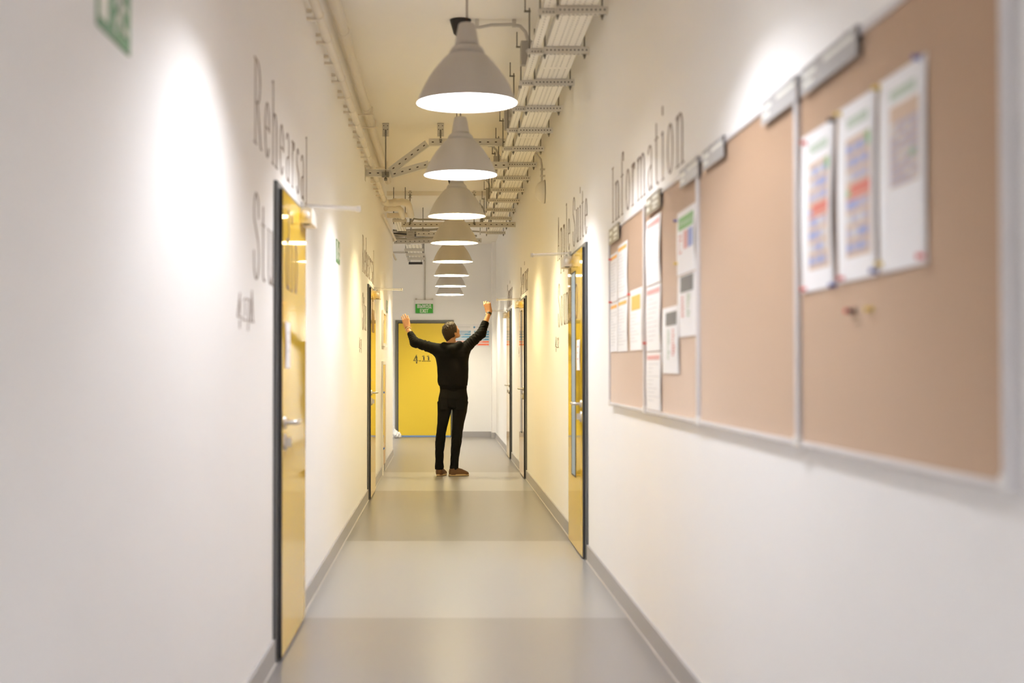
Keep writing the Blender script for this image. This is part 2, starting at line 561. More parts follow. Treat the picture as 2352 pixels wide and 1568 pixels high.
def letters(text, fr, wd, cap, parent, base, material, name='letter', gap=0.22, nib=(0.0145, 0.0055)):
    adv = sum((GL[c][0] + gap) if c != ' ' else 0.42 for c in text) - gap
    sx = wd / adv
    x = 0.0
    for c in text:
        if c == ' ':
            x += 0.42
            continue
        mb = MB()
        write(mb, c, lambda u, v, n, x=x: fr(u + x * sx, v, n), GL[c][0] * sx, cap, nib=nib, gap=gap)
        o = mb.build(name, material)
        o.data.transform(Matrix.Translation(-Vector(base)))
        o.parent = parent
        x += GL[c][0] + gap


# ------------------------------------------------------------------ doors
def door(name, side, y0, y1, ztop=2.05, glass=None, leaf_text=None, far=False):
    """y0 is the edge nearer the viewpoint (lock side), y1 the hinge side; side -1 is the left wall"""
    root = structure(empty(name, ((XL if side < 0 else XR), (y0 + y1) / 2, 0)))
    root['label'] = 'yellow lacquered door in a dark grey steel frame'
    xw = XL if side < 0 else XR
    d = 1 if side < 0 else -1        # into the corridor
    base = Vector(root.location)

    def put(mb, nm, mats, par=None):
        o = mb.build(nm, mats)
        o.data.transform(Matrix.Translation(-base))
        o.parent = par or root
        return o
    t1, t2 = 0.017, 0.034
    f = MB()
    c = 0.075
    f.box((xw, y0, 0), (xw + d * t1, y0 + c, ztop))
    f.box((xw, y1 - c, 0), (xw + d * t1, y1, ztop))
    f.box((xw, y0 + c, ztop - c), (xw + d * t1, y1 - c, ztop))
    f.box((xw, y0 + c, 0), (xw + d * 0.004, y1 - c, 0.02))
    bevel(put(f, 'door_frame', M['frame']), 0.002)
    ly0, ly1, lz0, lz1 = y0 + 0.05, y1 - 0.035, 0.012, ztop - 0.03
    fr = '+x' if side < 0 else '-x'
    lf = MB()
    lf.box((xw + d * (t1 + 0.001), ly0, lz0), (xw + d * t2, ly1, lz1), 1, {fr: 0})
    leaf = put(lf, 'door_leaf', [M['yellow'], M['rubber']])
    xf = xw + d * t2
    # lever handle
    hz, hy = 1.015, ly0 + 0.075
    h = MB()
    h.lathe([(0.0, 0.009), (0.024, 0.009), (0.026, 0.0)], n=20)
    for i in range(len(h.v)):
        vx, vy, vz = h.v[i]
        h.v[i] = (xf + d * vz, hy + vx, hz + vy)
    handle = put(h, 'door_handle', M['steel'])
    lv = MB()
    lv.tube([(xf + d * 0.005, hy, hz), (xf + d * 0.035, hy, hz), (xf + d * 0.05, hy + 0.006, hz), (xf + d * 0.056, hy + 0.02, hz),
             (xf + d * 0.057, hy + 0.08, hz), (xf + d * 0.053, hy + 0.135, hz)], 0.0095, 12)
    put(lv, 'lever', M['steel'], handle)
    k = MB()
    k.lathe([(0.0, 0.011), (0.022, 0.011), (0.025, 0.0)], n=20)
    k.v = [(xf + d * vz, hy + vx, hz - 0.085 + vy * 1.5) for vx, vy, vz in k.v]
    k.box((xf + d * 0.009, hy - 0.008, hz - 0.105), (xf + d * 0.03, hy + 0.008, hz - 0.065))
    put(k, 'lock_cylinder', M['steel'])
    # door closer on the hinge side
    cz0, cz1 = ztop - 0.105, ztop - 0.03
    cb = MB()
    cb.box((xf, ly1 - 0.30, cz0), (xf + d * 0.058, ly1 - 0.02, cz1))
    cb.box((xf + d * 0.014, ly1 - 0.285, cz0 - 0.004), (xf + d * 0.046, ly1 - 0.25, cz0), 1)
    clo = put(cb, 'door_closer', [M['closer'], M['closerdark']])
    bevel(clo, 0.006, 3)
    cp = MB()
    cp.lathe([(0.0, 0.003), (0.021, 0.003), (0.023, 0.0)], n=20)
    cp.v = [(xf + d * 0.026 + vx, ly1 - 0.30 - vz, (cz0 + cz1) / 2 + vy) for vx, vy, vz in cp.v]
    put(cp, 'closer_cap', M['closer'], clo)
    ar = MB()
    za = ztop + 0.004
    ex, ey = xf + d * 0.262, ly1 + 0.03
    ar.tube([(xf + d * 0.026, ly1 - 0.16, cz1), (xf + d * 0.026, ly1 - 0.16, za - 0.012)], 0.009, 10)
    ar.bar((xf + d * 0.026, ly1 - 0.16, za - 0.014), (ex, ey, za - 0.01), 0.018, 0.006)
    ar.bar((xf - d * 0.012, ly1 - 0.07, za + 0.006), (ex, ey, za + 0.002), 0.016, 0.008)
    ar.tube([(ex, ey, za - 0.018), (ex, ey, za + 0.01)], 0.011, 12)
    ar.box((xf - d * 0.014, ly1 - 0.12, za - 0.012), (xf + d * 0.004, ly1 - 0.03, za + 0.014))
    put(ar, 'closer_arm', M['steel'], clo)
    if glass:
        gy0, gy1, gz0, gz1, gm = glass
        g = MB()
        fw = 0.010
        for a_, b_ in (((gy0, gz0), (gy0 + fw, gz1)), ((gy1 - fw, gz0), (gy1, gz1)), ((gy0 + fw, gz0), (gy1 - fw, gz0 + fw)), ((gy0 + fw, gz1 - fw), (gy1 - fw, gz1))):
            g.box((xf, a_[0], a_[1]), (xf + d * 0.004, b_[0], b_[1]))
        slot = put(g, 'glazed_slot', M['rubber'])
        p = MB()
        p.box((xf, gy0 + fw, gz0 + fw), (xf + d * 0.002, gy1 - fw, gz1 - fw))
        put(p, 'pane', M[gm], slot)
    return root, put, xf


left1, put_l1, xf_l1 = door('door_1', -1, *LD[0])
left2, put_l2, xf_l2 = door('door_2', -1, *LD[1])
right1, put_r1, xf_r1 = door('door_3', 1, RD[0][0], RD[0][1], 2.075, glass=(9.78, 10.08, 0.50, 1.92, 'blueglass'))
right2, put_r2, xf_r2 = door('door_4', 1, RD[1][0], RD[1][1], 2.07, glass=(16.45, 16.72, 0.50, 1.92, 'darkglass'))
right3, put_r3, xf_r3 = door('door_5', 1, RD[2][0], RD[2][1], 2.07)
for dr, lb in ((left1, 'yellow glossy door nearest the camera on the wall opposite the cork boards'), (left2, 'second yellow glossy door along the wall opposite the cork boards'),
               (right1, 'yellow glossy door with a blue grey glass slot beside the cork boards'), (right2, 'yellow glossy door with a dark glass slot'),
               (right3, 'farthest yellow glossy side door near the end wall')):
    dr['label'] = lb

# the yellow door in the end wall, room 4.11
dx0, dx1, dzt = -0.872, 0.195, 2.12
end = structure(empty('door_6', ((dx0 + dx1) / 2, Y_END, 0)))
end['label'] = 'yellow door with the number 4.11 in the end wall'
eb = Vector(end.location)


def put_e(mb, nm, mats, par=None):
    o = mb.build(nm, mats)
    o.data.transform(Matrix.Translation(-eb))
    o.parent = par or end
    return o


f = MB()
f.box((dx0, Y_END - 0.03, 0), (dx0 + 0.045, Y_END, dzt))
f.box((dx1 - 0.045, Y_END - 0.03, 0), (dx1, Y_END, dzt))
f.box((dx0 + 0.045, Y_END - 0.03, dzt - 0.045), (dx1 - 0.045, Y_END, dzt))
bevel(put_e(f, 'door_frame', M['frameend']), 0.003)
f = MB()
f.box((dx0 + 0.045, Y_END - 0.022, 0), (dx0 + 0.06, Y_END, dzt - 0.045))
f.box((dx1 - 0.06, Y_END - 0.022, 0), (dx1 - 0.045, Y_END, dzt - 0.045))
f.box((dx0 + 0.06, Y_END - 0.022, dzt - 0.06), (dx1 - 0.06, Y_END, dzt - 0.045))
put_e(f, 'door_seal', M['rubber'])
f = MB()
f.box((dx0 + 0.06, Y_END - 0.02, 0.03), (dx1 - 0.06, Y_END, dzt - 0.06))
leaf = put_e(f, 'door_leaf', M['yellow_far'])
f = MB()
f.box((dx0 + 0.06, Y_END - 0.018, 0.004), (dx1 - 0.06, Y_END, 0.03))
put_e(f, 'threshold_strip', M['bluestrip'])
f = MB()
p0 = atY(950, 829, Y_END)
letters('4.11', frame_end(p0.x, p0.z, Y_END - 0.02), 0.305, 0.14, end, end.location, M['blackletter'], 'digit', nib=(0.022, 0.010), gap=0.12)
f = MB()
f.lathe([(0.0, 0.01), (0.025, 0.01), (0.027, 0)], n=18)
f.v = [(dx1 - 0.13 + a, Y_END - 0.02 - c, 1.03 + b_) for a, b_, c in f.v]
hd = put_e(f, 'door_handle', M['steel'])
f = MB()
f.tube([(dx1 - 0.13, Y_END - 0.025, 1.03), (dx1 - 0.13, Y_END - 0.06, 1.03), (dx1 - 0.15, Y_END - 0.068, 1.03), (dx1 - 0.26, Y_END - 0.066, 1.03)], 0.009, 10)
put_e(f, 'lever', M['steel'], hd)

# ------------------------------------------------------------------ lettering on the walls and doors
lettering([('Rehearsal', frame_left(5.42, 2.115), 2.10, 0.325), ('Stu', frame_left(5.40, 1.60), 0.61, 0.325)],
          'thin brown serif words Rehearsal Stu on the wall around the nearest yellow door')
letters('dio', frame_left(6.20, 1.60, xf_l1), 0.50, 0.325, left1, left1.location, M['letter'])
lettering([('Rehearsal', frame_left(12.70, 2.115), 2.05, 0.325), ('Stu', frame_left(12.68, 1.60), 0.61, 0.325)],
          'thin brown serif words Rehearsal Stu around the second door, opposite Seminar')
letters('dio', frame_left(13.68, 1.60, xf_l2), 0.50, 0.325, left2, left2.location, M['letter'])
lettering([('Apple Suite', frame_right(11.72, 2.135), 2.42, 0.345), ('Soun', frame_right(11.66, 1.59), 0.94, 0.345)],
          'thin brown serif words Apple Suite and Soun beside the door with a blue glass slot')
letters('d', frame_right(10.33, 1.59, xf_r1), 0.19, 0.345, right1, right1.location, M['letter'])
letters('o', frame_right(9.81, 1.59, xf_r1), 0.19, 0.345, right1, right1.location, M['letter'])
lettering([('Information', frame_right(7.93, 2.06), 2.36, 0.30)], 'thin brown serif word Information above the cork notice boards')
lettering([('Seminar', frame_right(17.3, 2.125), 1.5, 0.345)], 'thin brown serif word Seminar above the door with a dark glass slot')
lettering([('Seminar', frame_right(20.9, 2.125), 1.5, 0.345)], 'small distant serif word Seminar above the farthest side door')
for nm, fr, lb in (('4.17A', frame_left(4.98, 1.425), 'small blurred room number on the wall before the nearest yellow door'),
                   ('4.17', frame_left(12.2, 1.42), 'small room number on the wall before the second door opposite the cork boards'),
                   ('4.12', frame_right(11.95, 1.42), 'small room number below the words Apple Suite'),
                   ('4.12', frame_right(17.75, 1.42), 'tiny room number beside the door with a dark glass slot')):
    lettering([(nm, fr, 0.085 * len(nm), 0.115)], lb, 'number', 'room_number', nib=(0.009, 0.005), gap=0.1)
# ------------------------------------------------------------------ pendant lamps
LS = 0.95                          # the shades are 47.5 cm across
LAMP_X, RIM_Z = 0.112, 2.499
PROF = [(0.250, 0.0), (0.246, 0.008), (0.236, 0.030), (0.224, 0.058), (0.209, 0.090), (0.190, 0.124), (0.166, 0.160), (0.138, 0.196),
        (0.110, 0.227), (0.089, 0.244), (0.0885, 0.250), (0.086, 0.260), (0.079, 0.271), (0.070, 0.280), (0.0625, 0.285), (0.0605, 0.292),
        (0.052, 0.340), (0.042, 0.392), (0.036, 0.398), (0.0, 0.398)]
PROF = [(r * LS, z * LS) for r, z in PROF]


def make_pendant():
    root = empty('pendant_lamp')
    s = MB()
    for i0, i1 in ((0, 10), (9, 15), (14, 20)):
        s.lathe(PROF[i0:i1 + 1] if i1 < 20 else PROF[i0:], n=72, mi=0)
    inner = [(max(r - 0.003, 0.0), z - (0.003 if z > 0.36 else 0.0)) for r, z in PROF]
    s.lathe(inner, n=72, mi=1)
    s.lathe([(0.250 * LS, 0.0), (0.250 * LS - 0.003, 0.0)], n=72, mi=1)
    shade = s.build('lamp_shade', [M['shade'], M['shadein']], root)
    k = MB()
    k.lathe([(0.0, 0.245), (0.02, 0.245), (0.022, 0.25), (0.022, 0.35), (0.018, 0.365), (0.0, 0.37)], n=20)
    k.build('lamp_socket', M['white'], root)
    c = MB()
    c.tube([(0, 0, 0.376), (0, 0, ZC - RIM_Z - 0.09)], 0.0035, 8)
    c.build('lamp_cord', M['cord'], root)
    n = MB()
    zc = ZC - RIM_Z
    n.lathe([(0.0, zc - 0.105), (0.030, zc - 0.105), (0.045, zc - 0.09), (0.068, zc - 0.012), (0.070, zc - 0.001), (0.0, zc - 0.001)], c=(0, 0, 0), n=28)
    n.build('ceiling_cup', M['blackplastic'], root)
    return root


def add_bulb(root, col, gain=1.0):
    L = bpy.data.lights.new('bulb', 'POINT')
    L.energy = LAMP_POWER * gain
    L.color = col
    L.shadow_soft_size = 0.065
    o = bpy.data.objects.new('bulb', L)
    COL.objects.link(o)
    o.parent = root
    o.location = (0, 0, 0.165)


pend = make_pendant()
ordinal = ['largest in the row, nearest and highest in view', 'second from the camera', 'third from the camera', 'fourth from the camera',
           'fifth from the camera', 'sixth from the camera, fourth from the far end', 'seventh from the camera, next to the last', 'smallest in the row, before the end wall']
lamp_ys = [6.69 + 2.505 * i for i in range(8)]
allys = [-0.4, 4.15] + lamp_ys  # the first, behind the camera, is an added unseen lamp brightening the near walls
cols = [NEUTRAL, NEUTRAL, NEUTRAL, NEUTRAL, WARM, WARM, WARM, ENDCOL, ENDCOL, ENDCOL]
for i, y in enumerate(allys):
    o = pend if i == 0 else copy_tree(pend)
    o.location = (LAMP_X, y, RIM_Z)
    k = i - 2
    lb = 'grey dome pendant lamp, ' + ordinal[k] if k >= 0 else ('added unseen dome pendant lamp behind the camera', 'grey dome pendant lamp just above the frame')[i]
    tag(o, lb, 'lamp', 'dome pendant lamps along the corridor')
for o, c in zip([x for x in COL.objects if x.name.startswith('pendant_lamp')], cols):
    add_bulb(o, c, 1.35 if o.location.y > 21 else (2.0 if o.location.y < 0 else 1.0))
# an added, out-of-sight pendant lights the side passage
sp = copy_tree(pend)
sp.location = (-2.4, 23.2, RIM_Z)
tag(sp, 'added unseen dome pendant lamp in the side passage', 'lamp', 'dome pendant lamps along the corridor')
add_bulb(sp, NEUTRAL)

# ------------------------------------------------------------------ cable tray on trapeze hangers
TZ = 3.17
TX0, TX1 = 0.617, 0.818
tr = empty('cable_tray', ((TX0 + TX1) / 2, 4.0, TZ))


def tray_mesh(x0, x1, y0, y1, z, wall, rows, side_rows=True, step=0.05, hl=0.014, hw=0.007):
    b = MB()
    b.box((x0, y0, z), (x1, y1, z + 0.0015))
    b.box((x0, y0, z), (x0 + 0.0015, y1, z + wall))
    b.box((x1 - 0.0015, y0, z), (x1, y1, z + wall))
    n = int((y1 - y0) / step)
    for k in range(n):
        y = y0 + (k + 0.5) * step
        for j, (rx, along) in enumerate(rows):
            x = x0 + rx * (x1 - x0)
            a, c = (hl, hw) if along else (hw, hl)
            yy = y + (0.5 * step if j % 2 else 0) * (0.5 if not along else 0)
            b.quad([(x - c / 2, yy - a / 2, z - 0.0004), (x + c / 2, yy - a / 2, z - 0.0004), (x + c / 2, yy + a / 2, z - 0.0004), (x - c / 2, yy + a / 2, z - 0.0004)], 1)
        if side_rows:
            for sx, xx in ((-1, x0 - 0.0004), (1, x1 + 0.0004)):
                b.quad([(xx, y - 0.009, z + wall * 0.4), (xx, y + 0.009, z + wall * 0.4), (xx, y + 0.009, z + wall * 0.6), (xx, y - 0.009, z + wall * 0.6)], 1)
    return b


seg = [(4.0, 6.4), (6.4, 9.1), (9.1, 11.85), (11.85, 14.6), (14.6, 17.3), (17.3, 20.2)]
for y0, y1 in seg:
    b = tray_mesh(TX0, TX1, y0, y1 - 0.004, TZ, 0.055, [(0.16, True), (0.36, True), (0.5, False), (0.64, True), (0.84, True)])
    o = b.build('tray_section', [M['tray'], M['hole']])
    o.data.transform(Matrix.Translation(-Vector(tr.location)))
    o.parent = tr
tag(tr, 'long perforated white cable tray hung beside the pendant lamps near the ceiling', 'cable tray')
b = tray_mesh(0.535, 0.592, 5.0, 19.6, TZ + 0.012, 0.03, [(0.5, True)], step=0.06)
o = b.build('cable_rail', [M['tray'], M['hole']])
origin_to(o, (0.56, 5.0, TZ))
tag(o, 'narrow perforated rail running alongside the wide cable tray', 'cable rail')


def make_hanger():
    root = empty('tray_hanger')
    b = MB()
    x0, x1 = 0.602, 0.874
    b.box((x0, -0.021, TZ - 0.040), (x1, -0.0185, TZ - 0.002))
    b.box((x0, -0.021, TZ - 0.0425), (x1, 0.021, TZ - 0.040))
    b.box((x0, 0.0185, TZ - 0.040), (x1, 0.021, TZ - 0.002))
    for k in range(11):
        x = x0 + 0.018 + k * 0.0236
        b.quad([(x - 0.004, -0.0214, TZ - 0.026), (x + 0.004, -0.0214, TZ - 0.026), (x + 0.004, -0.0214, TZ - 0.017), (x - 0.004, -0.0214, TZ - 0.017)], 1)
        b.quad([(x - 0.006, -0.006, TZ - 0.0429), (x + 0.006, -0.006, TZ - 0.0429), (x + 0.006, 0.006, TZ - 0.0429), (x - 0.006, 0.006, TZ - 0.0429)], 1)
    b.build('cross_bar', [M['strut'], M['hole']], root)
    for x in (0.845, 0.608):
        r = MB()
        r.tube([(x, 0, TZ - 0.07), (x, 0, ZC)], 0.0045, 8)
        r.lathe([(0.0, TZ - 0.058), (0.009, TZ - 0.058), (0.009, TZ - 0.043), (0.0, TZ - 0.043)], (x, 0, 0), 6, smooth=False)
        r.build('threaded_rod', M['rod'], root)
    s = MB()
    s.box((0.512, 0.08, TZ - 0.022), (0.604, 0.112, TZ + 0.010))
    for k in range(4):
        x = 0.538 + k * 0.018
        s.quad([(x - 0.003, 0.0796, TZ - 0.012), (x + 0.003, 0.0796, TZ - 0.012), (x + 0.003, 0.0796, TZ - 0.004), (x - 0.003, 0.0796, TZ - 0.004)], 1)
    s.build('side_bar', [M['strut'], M['hole']], root)
    z = MB()
    z.tube([(0.522, 0.096, TZ - 0.04), (0.522, 0.096, TZ + 0.26)], 0.0045, 8)
    z.box((0.490, 0.085, TZ + 0.235), (0.53, 0.107, TZ + 0.243))
    z.tube([(0.496, 0.096, TZ + 0.24), (0.496, 0.096, ZC)], 0.004, 8)
    z.build('offset_rod', M['rod'], root)
    return root


hg = make_hanger()
hy = [6.57 + 0.955 * k for k in range(15)]
near = ['where the tray leaves the frame top', 'nearest the camera in view', 'second in view', 'third in view', 'fourth in view', 'fifth in view', 'sixth in view',
        'seventh in view', 'eighth in view', 'ninth in view', 'tenth in view', 'eleventh in view', 'twelfth in view', 'thirteenth in view', 'last before the tray end']
for k, y in enumerate(hy):
    o = hg if k == 0 else copy_tree(hg)
    o.location = (0, y, 0)
    tag(o, 'perforated cross bar hung under the cable tray, ' + near[k], 'hanger', 'hangers under the cable tray')

# conduits from the ceiling cups to junction boxes by the tray
for i, y in enumerate([lamp_ys[1], lamp_ys[2], lamp_ys[3], lamp_ys[4], lamp_ys[5]]):
    names = ['second', 'third', 'fourth', 'fifth', 'sixth']
    b = MB()
    zc = ZC - 0.03
    pts = [(LAMP_X + 0.073, y, zc - 0.012), (LAMP_X + 0.12, y, zc - 0.02), (LAMP_X + 0.2, y, zc - 0.004), (0.44, y, zc), (0.50, y, zc - 0.012), (0.535, y, zc - 0.05),
           (0.55, y, zc - 0.10), (0.552, y, 3.36)]
    b.tube(pts, 0.011, 10)
    for x in (0.22, 0.46):
        b.box((x - 0.012, y - 0.02, ZC - 0.045), (x + 0.012, y + 0.02, ZC))
    o = b.build('conduit', M['conduit'])
    origin_to(o, (0.3, y, ZC))
    tag(o, f'pale conduit clipped to the ceiling beside the {names[i]} pendant lamp', 'conduit', 'lamp conduits')
    jb = empty('junction_box', (0.552, y, 3.28))
    b = MB()
    b.box((-0.05, -0.028, -0.07), (0.05, 0.028, 0.09))
    bx = b.build('box_body', M['boxgrey'], jb)
    bevel(bx, 0.006, 2)
    b = MB()
    b.lathe([(0.0, 0.004), (0.016, 0.004), (0.018, 0.0)], n=16)
    b.v = [(vx, -0.028 - vz, 0.02 + vy) for vx, vy, vz in b.v]
    b.build('gland', M['conduit'], jb)
    b = MB()
    b.tube([(0.02, -0.034, -0.02), (0.024, -0.036, 0.05), (0.0, -0.02, 0.1)], 0.011, 8)
    b.build('stub_pipe', M['conduit'], jb)
    tag(jb, f'grey junction box by the cable tray beside the {names[i]} pendant lamp', 'junction box', 'junction boxes along the tray')

# ------------------------------------------------------------------ pipes along the left wall
b = MB()
px_, pz_ = XL + 0.062, 3.12
b.tube([(px_, 3.5, pz_), (px_, 15.75, pz_)], 0.026, 16)
pp = b.build('wall_pipe', M['pipe'])
origin_to(pp, (px_, 3.5, pz_))
tag(pp, 'cream painted pipe clamped low along the wall above the rehearsal lettering', 'pipe')
for k in range(21):
    y = 4.2 + 0.55 * k
    c = MB()
    c.tube([(px_, y - 0.012, pz_), (px_, y + 0.012, pz_)], 0.029, 16)
    c.box((XL, y - 0.012, pz_ - 0.030), (px_ - 0.01, y + 0.012, pz_ - 0.014))
    c.box((XL, y - 0.012, pz_ + 0.014), (px_ - 0.01, y + 0.012, pz_ + 0.030))
    o = c.build('pipe_clamp', M['pipe'])
    o.data.transform(Matrix.Translation(-Vector(pp.location)))
    o.parent = pp
c = MB()
c.tube([(px_, 9.7, pz_), (px_, 9.78, pz_)], 0.031, 16)
o = c.build('pipe_coupling', M['pipe'])
o.data.transform(Matrix.Translation(-Vector(pp.location)))
o.parent = pp
ux, uz = XL + 0.077, 3.43
b = MB()
b.tube([(ux, 3.5, uz), (ux, 16.6, uz)], 0.034, 18)
up = b.build('ceiling_pipe', M['pipe'])
origin_to(up, (ux, 3.5, uz))
tag(up, 'thick cream pipe running just under the ceiling above the clamped pipe', 'pipe')
for y in (9.2, 11.9):
    c = MB()
    c.tube([(ux, y - 0.05, uz), (ux, y, uz), (ux, y + 0.05, uz)], 0.038, 18)
    o = c.build('pipe_coupling', M['pipe'])
    o.data.transform(Matrix.Translation(-Vector(up.location)))
    o.parent = up
for y in (8.0, 12.0, 12.65, 15.2):
    c = MB()
    c.box((XL, y - 0.015, uz - 0.042), (ux + 0.06, y + 0.015, uz - 0.034))
    c.box((ux + 0.035, y - 0.012, uz - 0.04), (ux + 0.05, y + 0.012, uz + 0.03))
    o = c.build('pipe_bracket', M['pipe'])
    o.data.transform(Matrix.Translation(-Vector(up.location)))
    o.parent = up

# pipes that turn across the corridor at the far end of the run
def bend(name, pts, r, label, m='pipe', cat='pipe', collar=None):
    b = MB()
    b.tube(pts, r, 16)
    if collar:
        for c0, c1 in collar:
            b.tube([c0, c1], r * 1.16, 16)
    o = b.build(name, M[m])
    origin_to(o, pts[0])
    return tag(o, label, cat)


bend('elbow_pipe', [(px_, 15.75, pz_), (px_, 15.95, pz_ - 0.005), (px_ + 0.04, 16.02, pz_ - 0.01), (px_ + 0.20, 16.03, pz_ + 0.005), (px_ + 0.25, 16.08, pz_), (px_ + 0.262, 16.25, pz_ - 0.01), (px_ + 0.268, 17.3, pz_ - 0.01)],
     0.040, 'short fat cream pipe elbow crossing from the wall, upper of two', collar=[((px_ + 0.09, 16.03, pz_), (px_ + 0.13, 16.03, pz_))])
bend('elbow_pipe', [(px_ - 0.02, 17.4, pz_ + 0.0), (px_ + 0.02, 17.42, pz_), (px_ + 0.2, 17.44, pz_ + 0.008), (px_ + 0.255, 17.44, pz_ + 0.01)],
     0.031, 'short cream pipe stub below the fat pipe elbow by the hung tray', collar=[((px_ + 0.13, 17.44, pz_ + 0.004), (px_ + 0.17, 17.44, pz_ + 0.006))])
bend('elbow_pipe', [(px_ + 0.01, 16.1, pz_ - 0.06), (px_ + 0.06, 16.16, pz_ - 0.055), (px_ + 0.15, 16.2, pz_ - 0.045), (px_ + 0.17, 16.5, pz_ - 0.04), (px_ + 0.17, 17.2, pz_ - 0.04)],
     0.034, 'cream pipe tucked under the upper fat pipe elbow')
pa, pb = atX(881, 495, XL + 0.03), atY(908, 551, 20.3)
bend('thin_pipe', [pa, (pa + pb) / 2 + Vector((0.0, 0, 0.0)), pb, pb + Vector((-0.05, 0.02, -0.02))], 0.017, 'thin cream pipe sloping along the top of the wall to its corner')
# little tray hung beside the pipes
b = tray_mesh(-0.625, -0.505, 17.55, 19.35, 3.115, 0.035, [(0.2, True), (0.5, True), (0.8, True)], step=0.05, hl=0.022)
ht = b.build('small_tray', [M['tray'], M['hole']])
origin_to(ht, (-0.56, 17.55, 3.11))
tag(ht, 'short perforated tray hung by two rods beside the cream pipe elbows', 'cable tray')
th = empty('rod_hanger', (-0.56, 17.75, 3.11))
c = MB()
c.box((-0.075, -0.02, -0.035), (0.105, 0.02, 0.0))
c.build('cross_bar', M['strut'], th)
for x in (-0.06, 0.085):
    c = MB()
    c.tube([(x, 0, -0.06), (x, 0, ZC - 3.11)], 0.005, 8)
    c.build('threaded_rod', M['rod'], th)
c = MB()
c.tube([(-0.075, 0, 0.41), (-0.025, 0, 0.41), (-0.025, 0, 0.52), (0.055, 0, 0.52), (0.055, 0, 0.41), (0.105, 0, 0.41)], 0.0045, 8)
c.tube([(0.0, 0.0, 0.44), (0.0, 0.0, 0.54)], 0.004, 8)
c.build('saddle_bracket', M['rod'], th)
tag(th, 'rod hanger with a saddle bracket carrying the short tray', 'hanger')

# ------------------------------------------------------------------ strut frame and cross struts under the ceiling
def strut(mb, a, b, depth=0.045, h=0.052, n=None):
    a, b = Vector(a), Vector(b)
    t = (b - a).normalized()
    up = Vector((0, 0, 1))
    side = Vector((0, -1, 0))
    upv = side.cross(t)
    if upv.z < 0:
        upv = -upv
    mb.bar(a, b, depth, h, up=upv)
    # lips of the channel
    mb.bar(a + upv * (h / 2 + 0.003) + side * 0.006, b + upv * (h / 2 + 0.003) + side * 0.006, depth + 0.012, 0.006, up=upv)
    mb.bar(a - upv * (h / 2 + 0.003) + side * 0.006, b - upv * (h / 2 + 0.003) + side * 0.006, depth + 0.012, 0.006, up=upv)
    L = (b - a).length
    k = int(L / 0.068)
    for i in range(k):
        p = a + t * (L * (i + 0.5) / k) + side * (depth / 2 + 0.0006)
        mb.quad([p - t * 0.010 - upv * 0.005, p + t * 0.010 - upv * 0.005, p + t * 0.010 + upv * 0.005, p - t * 0.010 + upv * 0.005], 1)


YF = 13.1
A0, A1 = atY(841, 398, YF), atY(896, 398, YF)
B0, B1 = atY(897, 392, YF + 0.01), atY(981, 330, YF + 0.01)
C0, C1 = atY(985, 327, YF), atY(1166, 327, YF)
D0, D1 = atY(898, 402, YF + 0.03), atY(985, 377, YF + 0.03)
E0, E1 = atY(985, 380, YF + 0.08), atY(1166, 380, YF + 0.08)
fr_ = empty('strut_frame', (A0.x, YF, A0.z))
for nm, (p, q) in (('wall_strut', (A0, A1)), ('raking_strut', (B0, B1)), ('upper_strut', (C0, C1)), ('raking_strut', (D0, D1)), ('lower_strut', (E0, E1))):
    b = MB()
    strut(b, p, q)
    o = b.build(nm, [M['strut'], M['hole']])
    o.data.transform(Matrix.Translation(-Vector(fr_.location)))
    o.parent = fr_
b = MB()
b.box((XL, YF - 0.05, A0.z - 0.07), (XL + 0.006, YF + 0.05, A0.z + 0.07))
o = b.build('wall_plate', M['strut'])
o.data.transform(Matrix.Translation(-Vector(fr_.location)))
o.parent = fr_
b = MB()
c = atY(886, 400, YF - 0.03)
b.box((c.x - 0.035, YF - 0.06, c.z - 0.03), (c.x - 0.01, YF - 0.03, c.z + 0.02))
b.box((c.x + 0.005, YF - 0.06, c.z - 0.03), (c.x + 0.03, YF - 0.03, c.z + 0.02))
o = b.build('rod_clamp', M['rod'])
o.data.transform(Matrix.Translation(-Vector(fr_.location)))
o.parent = fr_
tag(fr_, 'zigzag frame of perforated channel struts behind the first two pendant lamps', 'strut frame')


def ceiling_bracket(px, y, zlow, label, w=0.062, h=0.125):
    X = atY(px, 300, y).x
    root = empty('rod_bracket', (X, y, ZC))
    b = MB()
    b.box((-w / 2, -0.012, -h), (w / 2, -0.008, 0))
    b.box((-w / 2, -0.012, -0.004), (w / 2, 0.04, 0))
    for k in range(3):
        for s in (-1, 1):
            b.quad([(s * 0.018 - 0.004, -0.0125, -0.02 - k * 0.035 - 0.008), (s * 0.018 + 0.004, -0.0125, -0.02 - k * 0.035 - 0.008),
                    (s * 0.018 + 0.004, -0.0125, -0.02 - k * 0.035), (s * 0.018 - 0.004, -0.0125, -0.02 - k * 0.035)], 1)
    b.box((-w * 0.4, -0.02, -h), (-w * 0.25, -0.012, -h * 0.55), 0)
    b.box((w * 0.25, -0.02, -h), (w * 0.4, -0.012, -h * 0.55), 0)
    b.build('bracket_plate', [M['strut'], M['hole']], root)
    r = MB()
    r.tube([(0, -0.02, -h * 0.5), (0, -0.02, zlow - ZC)], 0.006, 8)
    r.lathe([(0.0, zlow - ZC - 0.02), (0.014, zlow - ZC - 0.02), (0.014, zlow - ZC + 0.005), (0, zlow - ZC + 0.005)], (0, -0.02, 0), 8)
    r.build('threaded_rod', M['rod'], root)
    return tag(root, label, 'bracket', 'ceiling rod brackets')


